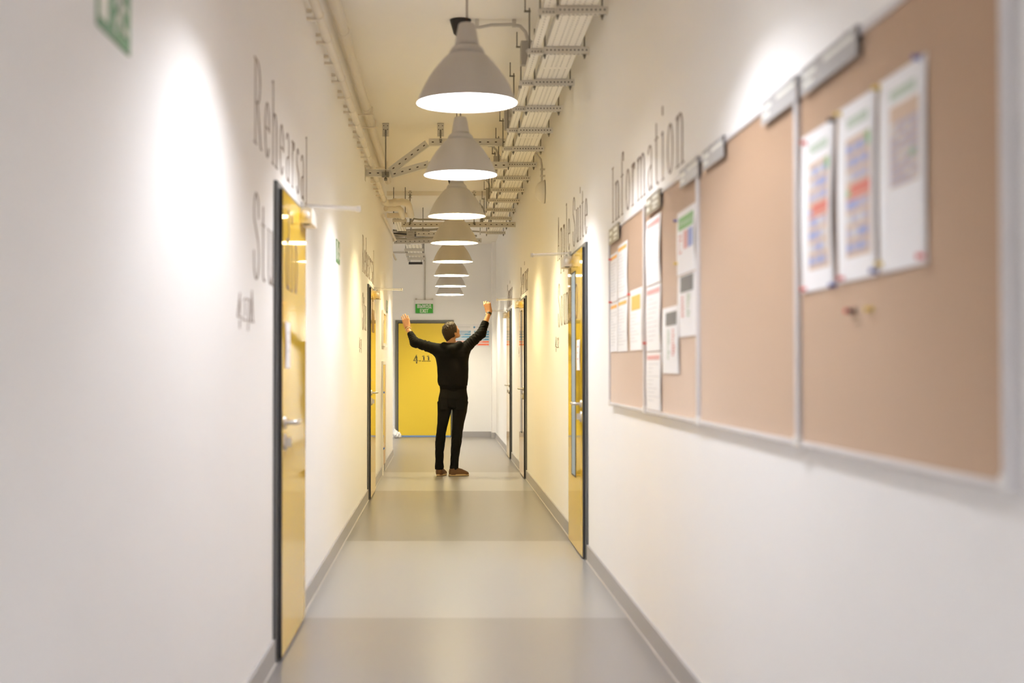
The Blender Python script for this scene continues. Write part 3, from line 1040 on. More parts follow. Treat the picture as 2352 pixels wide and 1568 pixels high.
ceiling_bracket(886, YF, A0.z - 0.05, 'steel ceiling bracket with a long rod over the wall end of the zigzag frame')
ceiling_bracket(1012, YF, C0.z + 0.03, 'steel ceiling bracket with a short rod beside the second pendant lamp')
ceiling_bracket(942, 18.1, 3.10, 'small steel bracket and rod holding the straight cross strut, nearer the pipes', w=0.03, h=0.09)
ceiling_bracket(1089, 18.1, 3.10, 'small steel bracket and rod holding the straight cross strut, nearer the cable tray', w=0.03, h=0.09)


def cross_strut(p, q, y, label, hh=0.052, rods=()):
    a, c = atY(*p, y), atY(*q, y)
    b = MB()
    strut(b, a, c, h=hh)
    o = b.build('cross_strut', [M['strut'], M['hole']])
    origin_to(o, a)
    for t in rods:
        r = MB()
        x = (c.x - a.x) * t
        r.tube([(x, 0, 0.026), (x, 0, ZC - a.z)], 0.005, 8)
        r.build('threaded_rod', M['rod'], o)
    return tag(o, label, 'strut')


cross_strut((922, 516), (1184, 516), 18.13, 'straight perforated channel strut across the corridor behind the third lamp')
cross_strut((956, 537), (1060, 537), 20.0, 'short perforated strut beside the small grey box and cables', rods=(0.15, 0.85))
cross_strut((905, 555), (1106, 552), 21.4, 'lowest perforated cross strut above the opening to the end wall', rods=(0.2, 0.8))

# bundle of cables and a box between the cross struts
rnd = random.Random(3)
for k in range(9):
    zz = 3.165 + 0.02 * (k % 5)
    y = 20.45 + 0.09 * k
    x0 = -1.3
    x1 = (-0.15, 0.25, 0.1, 0.55, -0.2, 0.3, 0.15, 0.5, 0.0)[k]
    pts = []
    for j in range(9):
        t = j / 8
        pts.append((x0 + (x1 - x0) * t, y + 0.05 * math.sin(3 * t + k), zz + 0.03 * math.sin(5 * t + k * 1.7) + 0.03 * t))
    b = MB()
    b.tube(pts, 0.011 + 0.004 * (k % 3), 10)
    o = b.build('loose_cable', M['cable'] if k % 4 else M['blackcable'])
    origin_to(o, pts[0])
    tag(o, 'thick grey or black cable in the bundle between the far cross struts', 'cable', 'cables bundled over the far cross struts')
c = atY(943, 540, 20.1)
gb = empty('terminal_box', c)
b = MB()
b.box((-0.055, -0.03, -0.05), (0.055, 0.03, 0.06))
bevel(b.build('box_body', M['boxgrey'], gb), 0.005)
b = MB()
for k in range(4):
    b.box((-0.03 + 0.018 * k, -0.032, 0.035), (-0.022 + 0.018 * k, -0.03, 0.048))
b.box((-0.03, -0.032, -0.004), (0.02, -0.03, 0.0))
b.build('terminals', M['rod'], gb)
b = MB()
b.tube([(0, 0, 0.06), (0, 0, ZC - c.z)], 0.005, 8)
b.build('threaded_rod', M['rod'], gb)
tag(gb, 'small grey terminal box among the cables before the end wall', 'terminal box')
# curved black conduit along the ceiling
q0, q1, q2 = atY(944, 511, 18.3), atY(962, 504, 18.3), atY(1010, 504, 18.3)
bend('cable_loop', [q0, q0 + Vector((0.04, 0, 0.05)), q1, q2, q2 + Vector((0.3, 0, 0.0)), Vector((q2.x + 0.36, q2.y, q2.z + 0.06)), Vector((q2.x + 0.36, q2.y, ZC))], 0.012, 'dark cable looping over the straight cross strut', 'cable', 'cable')
# tray in the side passage seen under the lowest strut
b = tray_mesh(-0.585, -0.345, 22.0, 24.6, 3.16, 0.05, [(0.15, True), (0.38, True), (0.62, True), (0.85, True)], step=0.06, hl=0.03)
ft = b.build('far_tray', [M['tray'], M['hole']])
origin_to(ft, (-0.46, 22.0, 3.16))
tag(ft, 'short perforated tray ending in front of the end wall above the exit sign', 'cable tray')
for y, nm in ((22.7, 'nearer of two'), (23.6, 'middle of three'), (24.5, 'farther, with a dark bar')):
    b = MB()
    b.box((-0.62, y - 0.02, 3.115), (-0.31, y + 0.02, 3.158))
    for s in (-0.6, -0.33):
        b.tube([(s, y, 3.09), (s, y, ZC)], 0.005, 8, 1)
    o = b.build('tray_bar', [M['strut'], M['rod']])
    origin_to(o, (-0.46, y, 3.13))
    tag(o, 'cross bar on rods under the short far tray, ' + nm, 'hanger', 'bars under the far tray')
b = MB()
b.box((-0.60, 24.66, 3.05), (-0.36, 24.70, 3.09))
o = b.build('cover_strip', M['blackplastic'])
origin_to(o, (-0.48, 24.68, 3.07))
b = MB()
b.tube([(-0.58, 24.68, 3.09), (-0.58, 24.68, ZC)], 0.005, 8)
b.tube([(-0.38, 24.68, 3.09), (-0.38, 24.68, ZC)], 0.005, 8)
h_ = b.build('strip_rod', M['rod'])
h_.data.transform(Matrix.Translation(-Vector(o.location)))
h_.parent = o
tag(o, 'black strip hung below the end of the short far tray', 'strip')
# drooping end of a duct and conduit on the end wall
cx = atY(976, 600, Y_END).x
b = MB()
b.tube([(cx, Y_END - 0.014, atY(974, 706, Y_END).z + 0.137), (cx, Y_END - 0.014, 3.25), (cx - 0.02, Y_END - 0.014, 3.32), (cx - 0.06, Y_END - 0.014, 3.35), (-1.2, Y_END - 0.014, 3.35)], 0.013, 10)
o = b.build('conduit', M['conduit'])
origin_to(o, (cx, Y_END, 2.44))
tag(o, 'cream conduit rising from the green exit sign up the end wall', 'conduit')
q = [atY(904, 585, 20.45), atY(908, 595, 20.45), atY(910.5, 597, 20.45)]
bend('bent_pipe', [Vector((XL - 0.03, Y_CORNER, q[0].z + 0.06)), Vector((XL - 0.03, Y_CORNER + 0.06, q[0].z + 0.05)), q[0], q[1], q[2]], 0.014, 'bent stub of cream pipe poking past the wall corner', 'pipe')

# ------------------------------------------------------------------ bulkhead light on the right wall
bl = empty('bulkhead_light', atX(1252, 440, XR))
b = MB()
b.lathe([(0.0, 0.085), (0.035, 0.082), (0.075, 0.062), (0.098, 0.03), (0.106, 0.0)], n=36)
b.v = [(-vz - 0.008, vx, vy) for vx, vy, vz in b.v]
b.build('frosted_cover', M['frost'], bl)
b = MB()
b.lathe([(0.0, 0.01), (0.11, 0.01), (0.11, 0.0), (0.0, 0.0)], n=36)
b.v = [(-vz, vx, vy) for vx, vy, vz in b.v]
b.build('base_plate', M['boxgrey'], bl)
tag(bl, 'round frosted bulkhead light on the wall below the cable tray', 'wall light')
L0 = Vector(bl.location)
b = MB()
b.tube([L0 + Vector((-0.03, 0, 0.10)), L0 + Vector((-0.03, 0, 0.24)), L0 + Vector((-0.04, 0, 0.30)), L0 + Vector((-0.08, 0, 0.35)), L0 + Vector((-0.125, 0, 0.372))], 0.010, 10)
for z in (0.14, 0.20):
    b.box(L0 + Vector((-0.045, -0.018, z)), L0 + Vector((0, 0.018, z + 0.014)))
o = b.build('conduit', M['conduit'])
origin_to(o, L0 + Vector((0, 0, 0.1)))
tag(o, 'curved conduit from the cable tray down to the round wall light', 'conduit')

# ------------------------------------------------------------------ signs
ex = empty('exit_sign', atY(974, 706, Y_END))
b = MB()
b.box((-0.165, -0.06, 0.065), (0.17, -0.0, 0.135))
bevel(b.build('housing', M['white'], ex), 0.006)
b = MB()
b.box((-0.155, -0.035, -0.105), (0.163, -0.025, 0.065))
pnl = b.build('sign_panel', M['green'], ex)
letters('ВЫХОД', lambda u, v, n: (-0.122 + u, -0.0353 - n, -0.005 + v), 0.255, 0.055, pnl, (0, 0, 0), M['signwhite'], nib=(0.011, 0.011), gap=0.12)
letters('EXIT', lambda u, v, n: (-0.072 + u, -0.0353 - n, -0.088 + v), 0.15, 0.055, pnl, (0, 0, 0), M['signwhite'], nib=(0.011, 0.011), gap=0.12)
b = MB()
for s in (-0.145, 0.15):
    b.box((s - 0.012, -0.03, 0.135), (s + 0.012, -0.022, 0.165))
    b.box((s - 0.012, -0.03, 0.16), (s + 0.012, 0.0, 0.168))
b.build('mounting_lug', M['strut'], ex)
tag(ex, 'green illuminated exit sign in Russian and English above the yellow end door', 'exit sign')


def run_sign(y0, z0, label, w=0.31, h=0.155):
    r = empty('direction_sign', (XL, y0, z0))
    b = MB()
    b.box((0, 0, 0), (0.004, w, h))
    b.build('sign_plate', M['greendark'], r)
    b = MB()
    b.box((0.004, 0.010, 0.022), (0.0055, 0.085, h - 0.01))
    b.build('doorway_symbol', M['signwhite'], r)
    b = MB()
    # running figure: head, trunk, limbs
    def limb(p, q, wd):
        (a, c), (e, f_) = p, q
        dx, dy = e - a, f_ - c
        l = math.hypot(dx, dy)
        nx, ny = -dy / l * wd / 2, dx / l * wd / 2
        P = [(a + nx, c + ny), (e + nx, f_ + ny), (e - nx, f_ - ny), (a - nx, c - ny)]
        b.add([(0.004, *p_) for p_ in P] + [(0.0055, *p_) for p_ in P], [(3, 2, 1, 0), (4, 5, 6, 7)] + [(i, (i + 1) % 4, 4 + (i + 1) % 4, 4 + i) for i in range(4)])
    hx, hz = 0.235, 0.128
    b.add([(0.004 + t, hx + 0.014 * math.cos(a * math.pi / 6), hz + 0.014 * math.sin(a * math.pi / 6)) for t in (0, 0.0015) for a in range(12)],
          [tuple(range(12, 24))] + [(i, (i + 1) % 12, 12 + (i + 1) % 12, 12 + i) for i in range(12)])
    limb((0.225, 0.110), (0.20, 0.066), 0.026)
    limb((0.222, 0.106), (0.175, 0.100), 0.014)
    limb((0.175, 0.100), (0.152, 0.078), 0.013)
    limb((0.222, 0.104), (0.262, 0.085), 0.013)
    limb((0.204, 0.068), (0.165, 0.048), 0.017)
    limb((0.165, 0.048), (0.160, 0.018), 0.015)
    limb((0.200, 0.066), (0.235, 0.042), 0.017)
    limb((0.235, 0.042), (0.275, 0.040), 0.014)
    b.build('running_figure', M['signwhite'], r)
    return tag(r, label, 'sign', 'green escape route signs')


run_sign(2.945, 1.965, 'green and white running man sign, cut by the top of the frame', w=0.305)
run_sign(9.56, 1.965, 'green and white running man sign between the two doors on the same wall')
run_sign(18.05, 1.955, 'small green and white running man sign near the wall corner before the end door')


# ------------------------------------------------------------------ things on the left wall near its corner
fp = empty('picture_frame', (XL + 0.001, 16.6, 1.72))
b = MB()
for lo, hi in (((0, 0, -0.21), (0.025, 0.035, 0.21)), ((0, 0.785, -0.21), (0.025, 0.82, 0.21)), ((0, 0.035, -0.21), (0.025, 0.785, -0.175)), ((0, 0.035, 0.175), (0.025, 0.785, 0.21))):
    b.box(lo, hi)
b.build('frame', M['white'], fp)
b = MB()
b.box((0, 0.035, -0.175), (0.012, 0.785, 0.175))
b.build('picture', M['yellow'], fp)
tag(fp, 'small white frame around a yellow panel, above the tall taped panel', 'picture frame')
lp = empty('leaning_panel', (XL + 0.001, 16.6, 0.0))
b = MB()
b.box((0.0, 0.0, 0.0), (0.022, 0.05, 1.33))
b.box((0.0, 0.72, 0.1), (0.022, 0.75, 1.33))
b.box((0.0, 0.05, 1.29), (0.022, 0.72, 1.33))
b.build('panel_trim', M['white'], lp)
b = MB()
b.box((0.0, 0.05, 0.32), (0.012, 0.72, 1.29))
b.build('yellow_sheet', M['yellow'], lp)
b = MB()
b.box((0.0, 0.05, 0.1), (0.012, 0.72, 0.32))
b.build('wood_sheet', M['wood'], lp)
for z in (0.955, 0.30):
    b = MB()
    b.box((0.022, 0.02, z), (0.034, 0.14, z + 0.02))
    b.build('blue_tape', M['bluetape'], lp)
tag(lp, 'tall white trimmed yellow panel with two blue tapes standing against the wall', 'panel')

# ------------------------------------------------------------------ posters on the end wall
def poster(px0, px1, y0, y1, label):
    a, c = atY(px0, y1, Y_END), atY(px1, y0, Y_END)
    w_, h_ = c.x - a.x, c.z - a.z
    r = empty('safety_poster', (a.x, Y_END, a.z))
    b = MB()
    b.box((0, -0.006, 0), (w_, 0, h_))
    b.build('poster_board', M['paper'], r)
    b = MB()
    B = [(0.63, 0.70, 1), (0.725, 0.785, 1), (0.815, 0.875, 1), (0.905, 0.965, 1), (0.99, 1.05, 2), (1.085, 1.145, 2)]
    for k, (t0, t1, mi) in enumerate(B):
        z1 = (797 - (720 + t0 * 1000 / 15.68)) / (797 - 745) * h_
        z0 = (797 - (720 + t1 * 1000 / 15.68)) / (797 - 745) * h_
        b.box((0.10 * w_, -0.0068, z0), (0.93 * w_, -0.006, z1), mi)
        ww = (0.85, 0.60, 0.45, 0.70, 0.6, 0.35)[k]
        b.box((0.13 * w_, -0.0073, z0 + (z1 - z0) * 0.58), (ww * w_, -0.0068, z0 + (z1 - z0) * 0.78), 0)
        b.box((0.13 * w_, -0.0073, z0 + (z1 - z0) * 0.2), (ww * 0.9 * w_, -0.0068, z0 + (z1 - z0) * 0.4), 0)
    b.box((0.2 * w_, -0.0068, 0.86 * h_), (0.9 * w_, -0.006, 0.885 * h_), 3)
    b.box((0.25 * w_, -0.0068, 0.78 * h_), (0.8 * w_, -0.006, 0.79 * h_), 4)
    b.box((0.2 * w_, -0.0068, 0.66 * h_), (0.85 * w_, -0.006, 0.668 * h_), 4)
    b.lathe([(0.0, 0.0008), (0.045 * w_ * 1.3, 0.0008), (0.045 * w_ * 1.3, 0)], n=20, mi=1)
    n0 = len(b.v) - 60
    for i in range(n0, len(b.v)):
        vx, vy, vz = b.v[i]
        b.v[i] = (0.11 * w_ + vx, -0.006 - vz, 0.865 * h_ + vy)
    b.build('print', [M['paper'], M['posterblue'], M['posterred'], M['inkgrey'], M['inkgrey']], r)
    return tag(r, label, 'poster', 'safety posters on the end wall')


poster(1043.5, 1084.2, 744, 797, "white poster with blue and red bars just beside the man's head")
poster(1085, 1125.8, 744, 797, "white poster with blue and red bars behind the man's lifted sleeve by the corner")
# white bag in the corner by the end door
# ------------------------------------------------------------------ cork notice boards on the right wall
BX = 0.929                        # face of the cork
BZ0, BZ1 = 1.045, 2.005
edges = [2.325, 3.70, 5.15, 6.52, 7.90]
where = ['with three coloured timetables, nearest the camera', 'empty, between the timetables and the white notices',
         'with the tall red lined strip', 'farthest from the camera, with orange headed sheets']
for k in range(4):
    y0, y1 = edges[k], edges[k + 1]
    r = empty('cork_board', (XR, (y0 + y1) / 2, BZ0))
    yc = (y0 + y1) / 2
    b = MB()
    b.box((-0.016, y0 + 0.01 - yc, 0.01), (0.0, y1 - 0.01 - yc, BZ1 - BZ0 - 0.01))
    b.build('cork_sheet', M['cork'], r)
    fw, fx = 0.017, -0.028
    for lo, hi in (((fx, y0 - yc + 0.001, 0), (0, y0 - yc + fw, BZ1 - BZ0)), ((fx, y1 - yc - fw, 0), (0, y1 - yc - 0.001, BZ1 - BZ0)),
                   ((fx + 0.004, y0 - yc + fw, 0), (0, y1 - yc - fw, fw)), ((fx + 0.004, y0 - yc + fw, BZ1 - BZ0 - fw), (0, y1 - yc - fw, BZ1 - BZ0))):
        b = MB()
        b.box(lo, hi)
        bevel(b.build('frame_rail', M['alu'], r), 0.004)
    for yy in (y0 + 0.012, y1 - 0.012):
        b = MB()
        b.box((fx - 0.003, yy - yc - 0.0105, -0.004), (0, yy - yc + 0.0105, 0.03))
        bevel(b.build('corner_cap', M['white'], r), 0.004)
    tag(r, 'aluminium framed cork board ' + where[k], 'notice board', 'cork boards in a row')


def plate(x0, x1, m, label, marks, h=0.068):
    y0, y1 = atX(x1, 500, BX - 0.015).y, atX(x0, 500, BX - 0.015).y
    r = empty('title_plate', (BX - 0.004, y1, BZ1 + 0.004))
    b = MB()
    b.box((-0.012, -(y1 - y0), -h), (-0.009, 0, 0.0))
    b.box((-0.012, -(y1 - y0), -0.003), (0.025, 0, 0.0))
    b.build('plate', M[m], r)
    b = MB()
    for (u0, u1, v0, v1) in marks:
        L = y1 - y0
        b.box((-0.0128, -u1 * L, -h * v1), (-0.012, -u0 * L, -h * v0))
    b.build('plate_print', M['signwhite'], r)
    for u in (0.25, 0.75):
        b = MB()
        b.box((-0.004, -u * (y1 - y0) - 0.008, 0.0), (0.004, -u * (y1 - y0) + 0.008, 0.012))
        b.build('hook', M['alu'], r)
    return tag(r, label, 'name plate', 'title plates on the cork boards')


mk = [(0.06, 0.34, 0.2, 0.42), (0.06, 0.25, 0.6, 0.8), (0.5, 0.85, 0.15, 0.35), (0.5, 0.85, 0.5, 0.65), (0.5, 0.75, 0.75, 0.86)]
mk2 = [(0.05, 0.3, 0.25, 0.42), (0.05, 0.25, 0.6, 0.75), (0.45, 0.95, 0.2, 0.36)]
plate(1399, 1421, 'plateolive', 'olive title plate at the far corner of the cork boards, under the word Information', mk, 0.085)
plate(1484, 1516, 'plateolive', 'olive title plate above the tall strip of red lined sheets', mk, 0.078)
plate(1562, 1604, 'plate', 'grey title plate above the notice with a green heading', mk2, 0.068)
plate(1615, 1662, 'plate', 'grey title plate at the far end of the empty cork board', mk2, 0.068)
plate(1750, 1832, 'plate', 'grey title plate at the near end of the empty cork board', mk2, 0.066)
plate(1841, 1970, 'plate', 'long grey title plate above the coloured timetables', mk2, 0.068)

INK = ['paper', 'inkgrey', 'inkdark', 'inktan', 'inkblue', 'inkblue2', 'inkred', 'inkpink', 'inkgreen', 'inkpalegreen', 'inkorange']


def paper(yfar, ynear, z0, z1, prints, label, name='notice_sheet', cat='paper', group='sheets pinned to the cork boards', curl=0.008, x=BX, side=1, tilt=0.0, seed=1):
    """a pinned sheet: u runs from the far edge to the near edge, v upwards"""
    rn = random.Random(seed)
    ph = rn.uniform(0, 3)
    L, H = yfar - ynear, z1 - z0
    def off(u, v):
        e = abs(2 * u - 1) ** 3
        return 0.0018 + curl * (0.25 * (1 - (2 * v - 1) ** 2) * e + 0.16 * (1 + math.sin(4 * v + ph)) * u * math.sin(math.pi * v) + 0.12 * max(0, (0.12 - v) / 0.12))
    def pt(u, v, d):
        return (-side * (off(u, v) + d), -u * L, v * H + tilt * u)
    r_ = None
    b = MB()
    nu, nv = 8, 12
    V = [pt(i / nu, j / nv, t) for t in (0.0, 0.0006) for j in range(nv + 1) for i in range(nu + 1)]
    n1 = (nu + 1) * (nv + 1)
    F = []
    for t in (0, 1):
        for j in range(nv):
            for i in range(nu):
                q = [t * n1 + j * (nu + 1) + i, t * n1 + j * (nu + 1) + i + 1, t * n1 + (j + 1) * (nu + 1) + i + 1, t * n1 + (j + 1) * (nu + 1) + i]
                F.append(q if t else q[::-1])
    rim = [j * (nu + 1) for j in range(nv + 1)]
    for a, c in zip(rim[:-1], rim[1:]):
        F.append((a, c, n1 + c, n1 + a))
    rim = [j * (nu + 1) + nu for j in range(nv + 1)]
    for a, c in zip(rim[:-1], rim[1:]):
        F.append((c, a, n1 + a, n1 + c))
    b.add(V, F, 0, True)
    for (u0, u1, v0, v1, ink) in prints:
        mi = INK.index(ink)
        nn = max(1, int((v1 - v0) * nv))
        mm = max(1, int((u1 - u0) * nu))
        for j in range(nn):
            for i in range(mm):
                ua, ub = u0 + (u1 - u0) * i / mm, u0 + (u1 - u0) * (i + 1) / mm
                va, vb = v0 + (v1 - v0) * j / nn, v0 + (v1 - v0) * (j + 1) / nn
                lift = 0.0012 + 0.0003 * (ink != 'inktan')
                b.quad([pt(ua, va, lift), pt(ub, va, lift), pt(ub, vb, lift), pt(ua, vb, lift)], mi)
    o = b.build(name, [M[k] for k in INK])
    o.location = (x, yfar, z0)
    return tag(o, label, cat, group)


def textlines(u0, u1, v0, v1, n, seed, ink='inkgrey', h=0.012):
    rn = random.Random(seed)
    out = []
    for k in range(n):
        v = v1 - (v1 - v0) * k / n
        out.append((u0, u0 + (u1 - u0) * rn.uniform(0.35, 1.0), v - h, v, ink))
    return out


for k, (yf, yn, z0, z1, lb) in enumerate([(7.875, 7.545, 1.61, 1.872, 'orange lined sheet on the farthest board, upper of the outer column'),
                                          (7.535, 7.14, 1.615, 1.895, 'orange lined sheet on the farthest board, upper of the inner column'),
                                          (7.875, 7.545, 1.338, 1.605, 'orange lined sheet on the farthest board, lower of the outer column'),
                                          (7.535, 7.14, 1.335, 1.61, 'orange lined sheet on the farthest board, lower of the inner column')]):
    paper(yf, yn, z0, z1, [(0.06, 0.92, 0.88, 0.945, 'inkorange')] + textlines(0.1, 0.9, 0.08, 0.8, 12, k), lb, seed=k)
paper(7.05, 6.61, 1.335, 1.63, [(0.14, 0.86, 0.66, 0.90, 'inkorange')] + textlines(0.1, 0.85, 0.1, 0.6, 9, 9), 'white sheet with an orange block on the farthest board', seed=5)
for k, (z0, z1, lb) in enumerate([(1.62, 1.915, 'red lined sheet, top of the tall strip of three'), (1.325, 1.615, 'red lined sheet, middle of the tall strip of three'),
                                  (1.065, 1.32, 'red lined sheet, bottom of the tall strip of three, hanging below the others')]):
    paper(6.475, 6.035, z0, z1, [(0.06, 0.9, 0.87, 0.945, 'inkpink')] + textlines(0.1, 0.9, 0.1, 0.8, 10, 20 + k), lb, seed=8 + k, curl=0.016)
paper(6.0, 5.575, 1.227, 1.50, [(0.2, 0.85, 0.72, 0.92, 'inkdark')] + textlines(0.3, 0.5, 0.2, 0.66, 10, 3, 'inkpalegreen', 0.03) + textlines(0.58, 0.8, 0.25, 0.66, 10, 4, 'inkpink', 0.03),
      'white sheet with a dark block, lower and beside the red lined strip', seed=12, curl=0.012)
paper(5.62, 5.205, 1.612, 1.86, [(0.1, 0.9, 0.70, 0.90, 'inkgreen'), (0.12, 0.88, 0.76, 0.84, 'inkpalegreen'), (0.62, 0.9, 0.38, 0.66, 'inkblue'), (0.38, 0.6, 0.38, 0.66, 'inkpink')] + textlines(0.1, 0.3, 0.3, 0.62, 5, 2, 'inkpink', 0.03),
      'white sheet with a green heading and blue square', seed=14, curl=0.014)
paper(5.61, 5.195, 1.37, 1.608, [(0.15, 0.85, 0.72, 0.98, 'inkdark')] + textlines(0.2, 0.35, 0.3, 0.66, 6, 5, 'inkpink', 0.04) + textlines(0.5, 0.7, 0.3, 0.68, 7, 6, 'inkpalegreen', 0.04),
      'white sheet with a dark block directly under the green headed sheet', seed=15, curl=0.010)


def timetable(kind):
    P = [(0.25, 0.80, 0.86, 0.915, 'inkpalegreen')]
    rn = random.Random(30 + kind)
    if kind == 2:
        P += [(0.24, 0.86, 0.42, 0.83, 'inktan')]
        for r in range(9):
            for c in range(4):
                P.append((0.26 + 0.15 * c, 0.385 + 0.15 * c, 0.43 + 0.036 * r, 0.456 + 0.036 * r, rn.choice(['inkblue2', 'inkgrey', 'inkblue2'])))
        P.append((0.66, 0.80, 0.545, 0.575, 'inkgreen'))
        return P
    P += [(0.22, 0.86, 0.13, 0.80, 'inktan')]
    nrow = 8
    for r in range(nrow):
        v1 = 0.765 - r * 0.079
        if r == 3:
            P.append((0.34, 0.85, v1 - 0.052, v1 + 0.008, 'inkred'))
            P.append((0.23, 0.33, v1 - 0.052, v1 - 0.02, 'inkblue' if kind == 0 else 'inkgreen'))
            P.append((0.23, 0.85, v1 - 0.075, v1 - 0.062, 'inkred'))
            continue
        for c in range(4):
            P.append((0.24 + 0.14 * c, 0.37 + 0.14 * c, v1 - 0.052, v1, rn.choice(['inkblue', 'inkblue2', 'inkblue', 'inkblue2', 'inkgrey'])))
    P.append((0.72, 0.86, 0.72, 0.79, 'inkgreen'))
    return P


paper(3.66, 3.355, 1.443, 1.843, timetable(0), 'coloured timetable sheet farthest from the camera of the three, next to the board joint', 'timetable_sheet', seed=21, curl=0.018)
paper(3.325, 3.03, 1.448, 1.852, timetable(1), 'coloured timetable sheet in the middle of three', 'timetable_sheet', seed=22, curl=0.014)
paper(3.01, 2.715, 1.450, 1.855, timetable(2), 'coloured timetable sheet nearest the camera, its lower half blank', 'timetable_sheet', seed=23, curl=0.012)
# notices on the doors
n1 = paper(6.37, 6.18, 1.25, 1.452, textlines(0.2, 0.8, 0.2, 0.8, 3, 41, 'inkgrey', 0.05), 'small white notice on the nearest yellow door above the lever', 'door_notice', group=None, curl=0.006, x=0, side=-1)
n1.location = (xf_l1, 6.37, 1.25)
paper(9.68, 9.46, 1.235, 1.44, textlines(0.2, 0.8, 0.2, 0.8, 3, 42, 'inkpink', 0.05), 'small white notice on the yellow door with the blue glass slot', 'door_notice', group=None, curl=0.006, x=xf_r1)


def pin(px, py, m, label):
    p = atX(px, py, BX - 0.004)
    b = MB()
    b.lathe([(0.0, 0.018), (0.0055, 0.017), (0.0062, 0.014), (0.004, 0.010), (0.004, 0.005), (0.0072, 0.002), (0.0072, 0.0)], n=14)
    b.v = [(-vz, vx, vy) for vx, vy, vz in b.v]
    o = b.build('push_pin', M[m])
    o.location = (p.x + 0.003, p.y, p.z)
    return tag(o, label, 'push pin', 'push pins on the cork boards')


for a in [(1953, 714, 'pinred', 'red push pin alone on the bare cork below the timetables'),
          (1962, 714, 'blackplastic', 'dark push pin touching the red pin below the timetables'),
          (2000, 710, 'pinyellow', 'yellow push pin alone on the bare cork below the timetables'),
          (1851, 328, 'pinred', 'red push pin in the upper corner of the farthest timetable by the joint'),
          (1851, 664, 'pinred', 'red push pin in the lower corner of the farthest timetable by the joint'),
          (1917, 655, 'pinblue', 'blue push pin in the lower corner of the farthest timetable'),
          (1914, 276, 'blackplastic', 'dark push pin in the upper corner of the farthest timetable'),
          (1937, 639, 'pinred', 'red push pin in the lower corner of the middle timetable'),
          (2012, 622, 'pinblue', 'blue push pin in the lower corner of the middle timetable'),
          (1930, 262, 'pinyellow', 'yellow push pin between the farthest and middle timetables, at the top'),
          (2018, 202, 'pinyellow', 'yellow push pin between the middle and nearest timetables, at the top'),
          (2025, 606, 'pinyellow', 'yellow push pin between the middle and nearest timetables, at the bottom'),
          (2122, 588, 'pinred', 'red push pin in the lower corner of the nearest timetable'),
          (2112, 132, 'pinblue', 'blue push pin in the upper corner of the nearest timetable'),
          (1555, 507, 'pinblue', 'blue push pin at the upper edge of the green headed sheet'),
          (1556, 605, 'pinyellow', 'yellow push pin beside the join of the green headed and dark block sheets'),
          (1447, 676, 'pinred', 'red push pin at the edge of the sheet with the orange block'),
          (1404, 596, 'pinred', 'red push pin at the outer edge of the upper orange lined sheet'),
          (1404, 694, 'pinred', 'red push pin at the outer edge of the lower orange lined sheet'),
          (1484, 788, 'pinred', 'red push pin at the edge of the tall red lined strip')]:
    pin(*a)

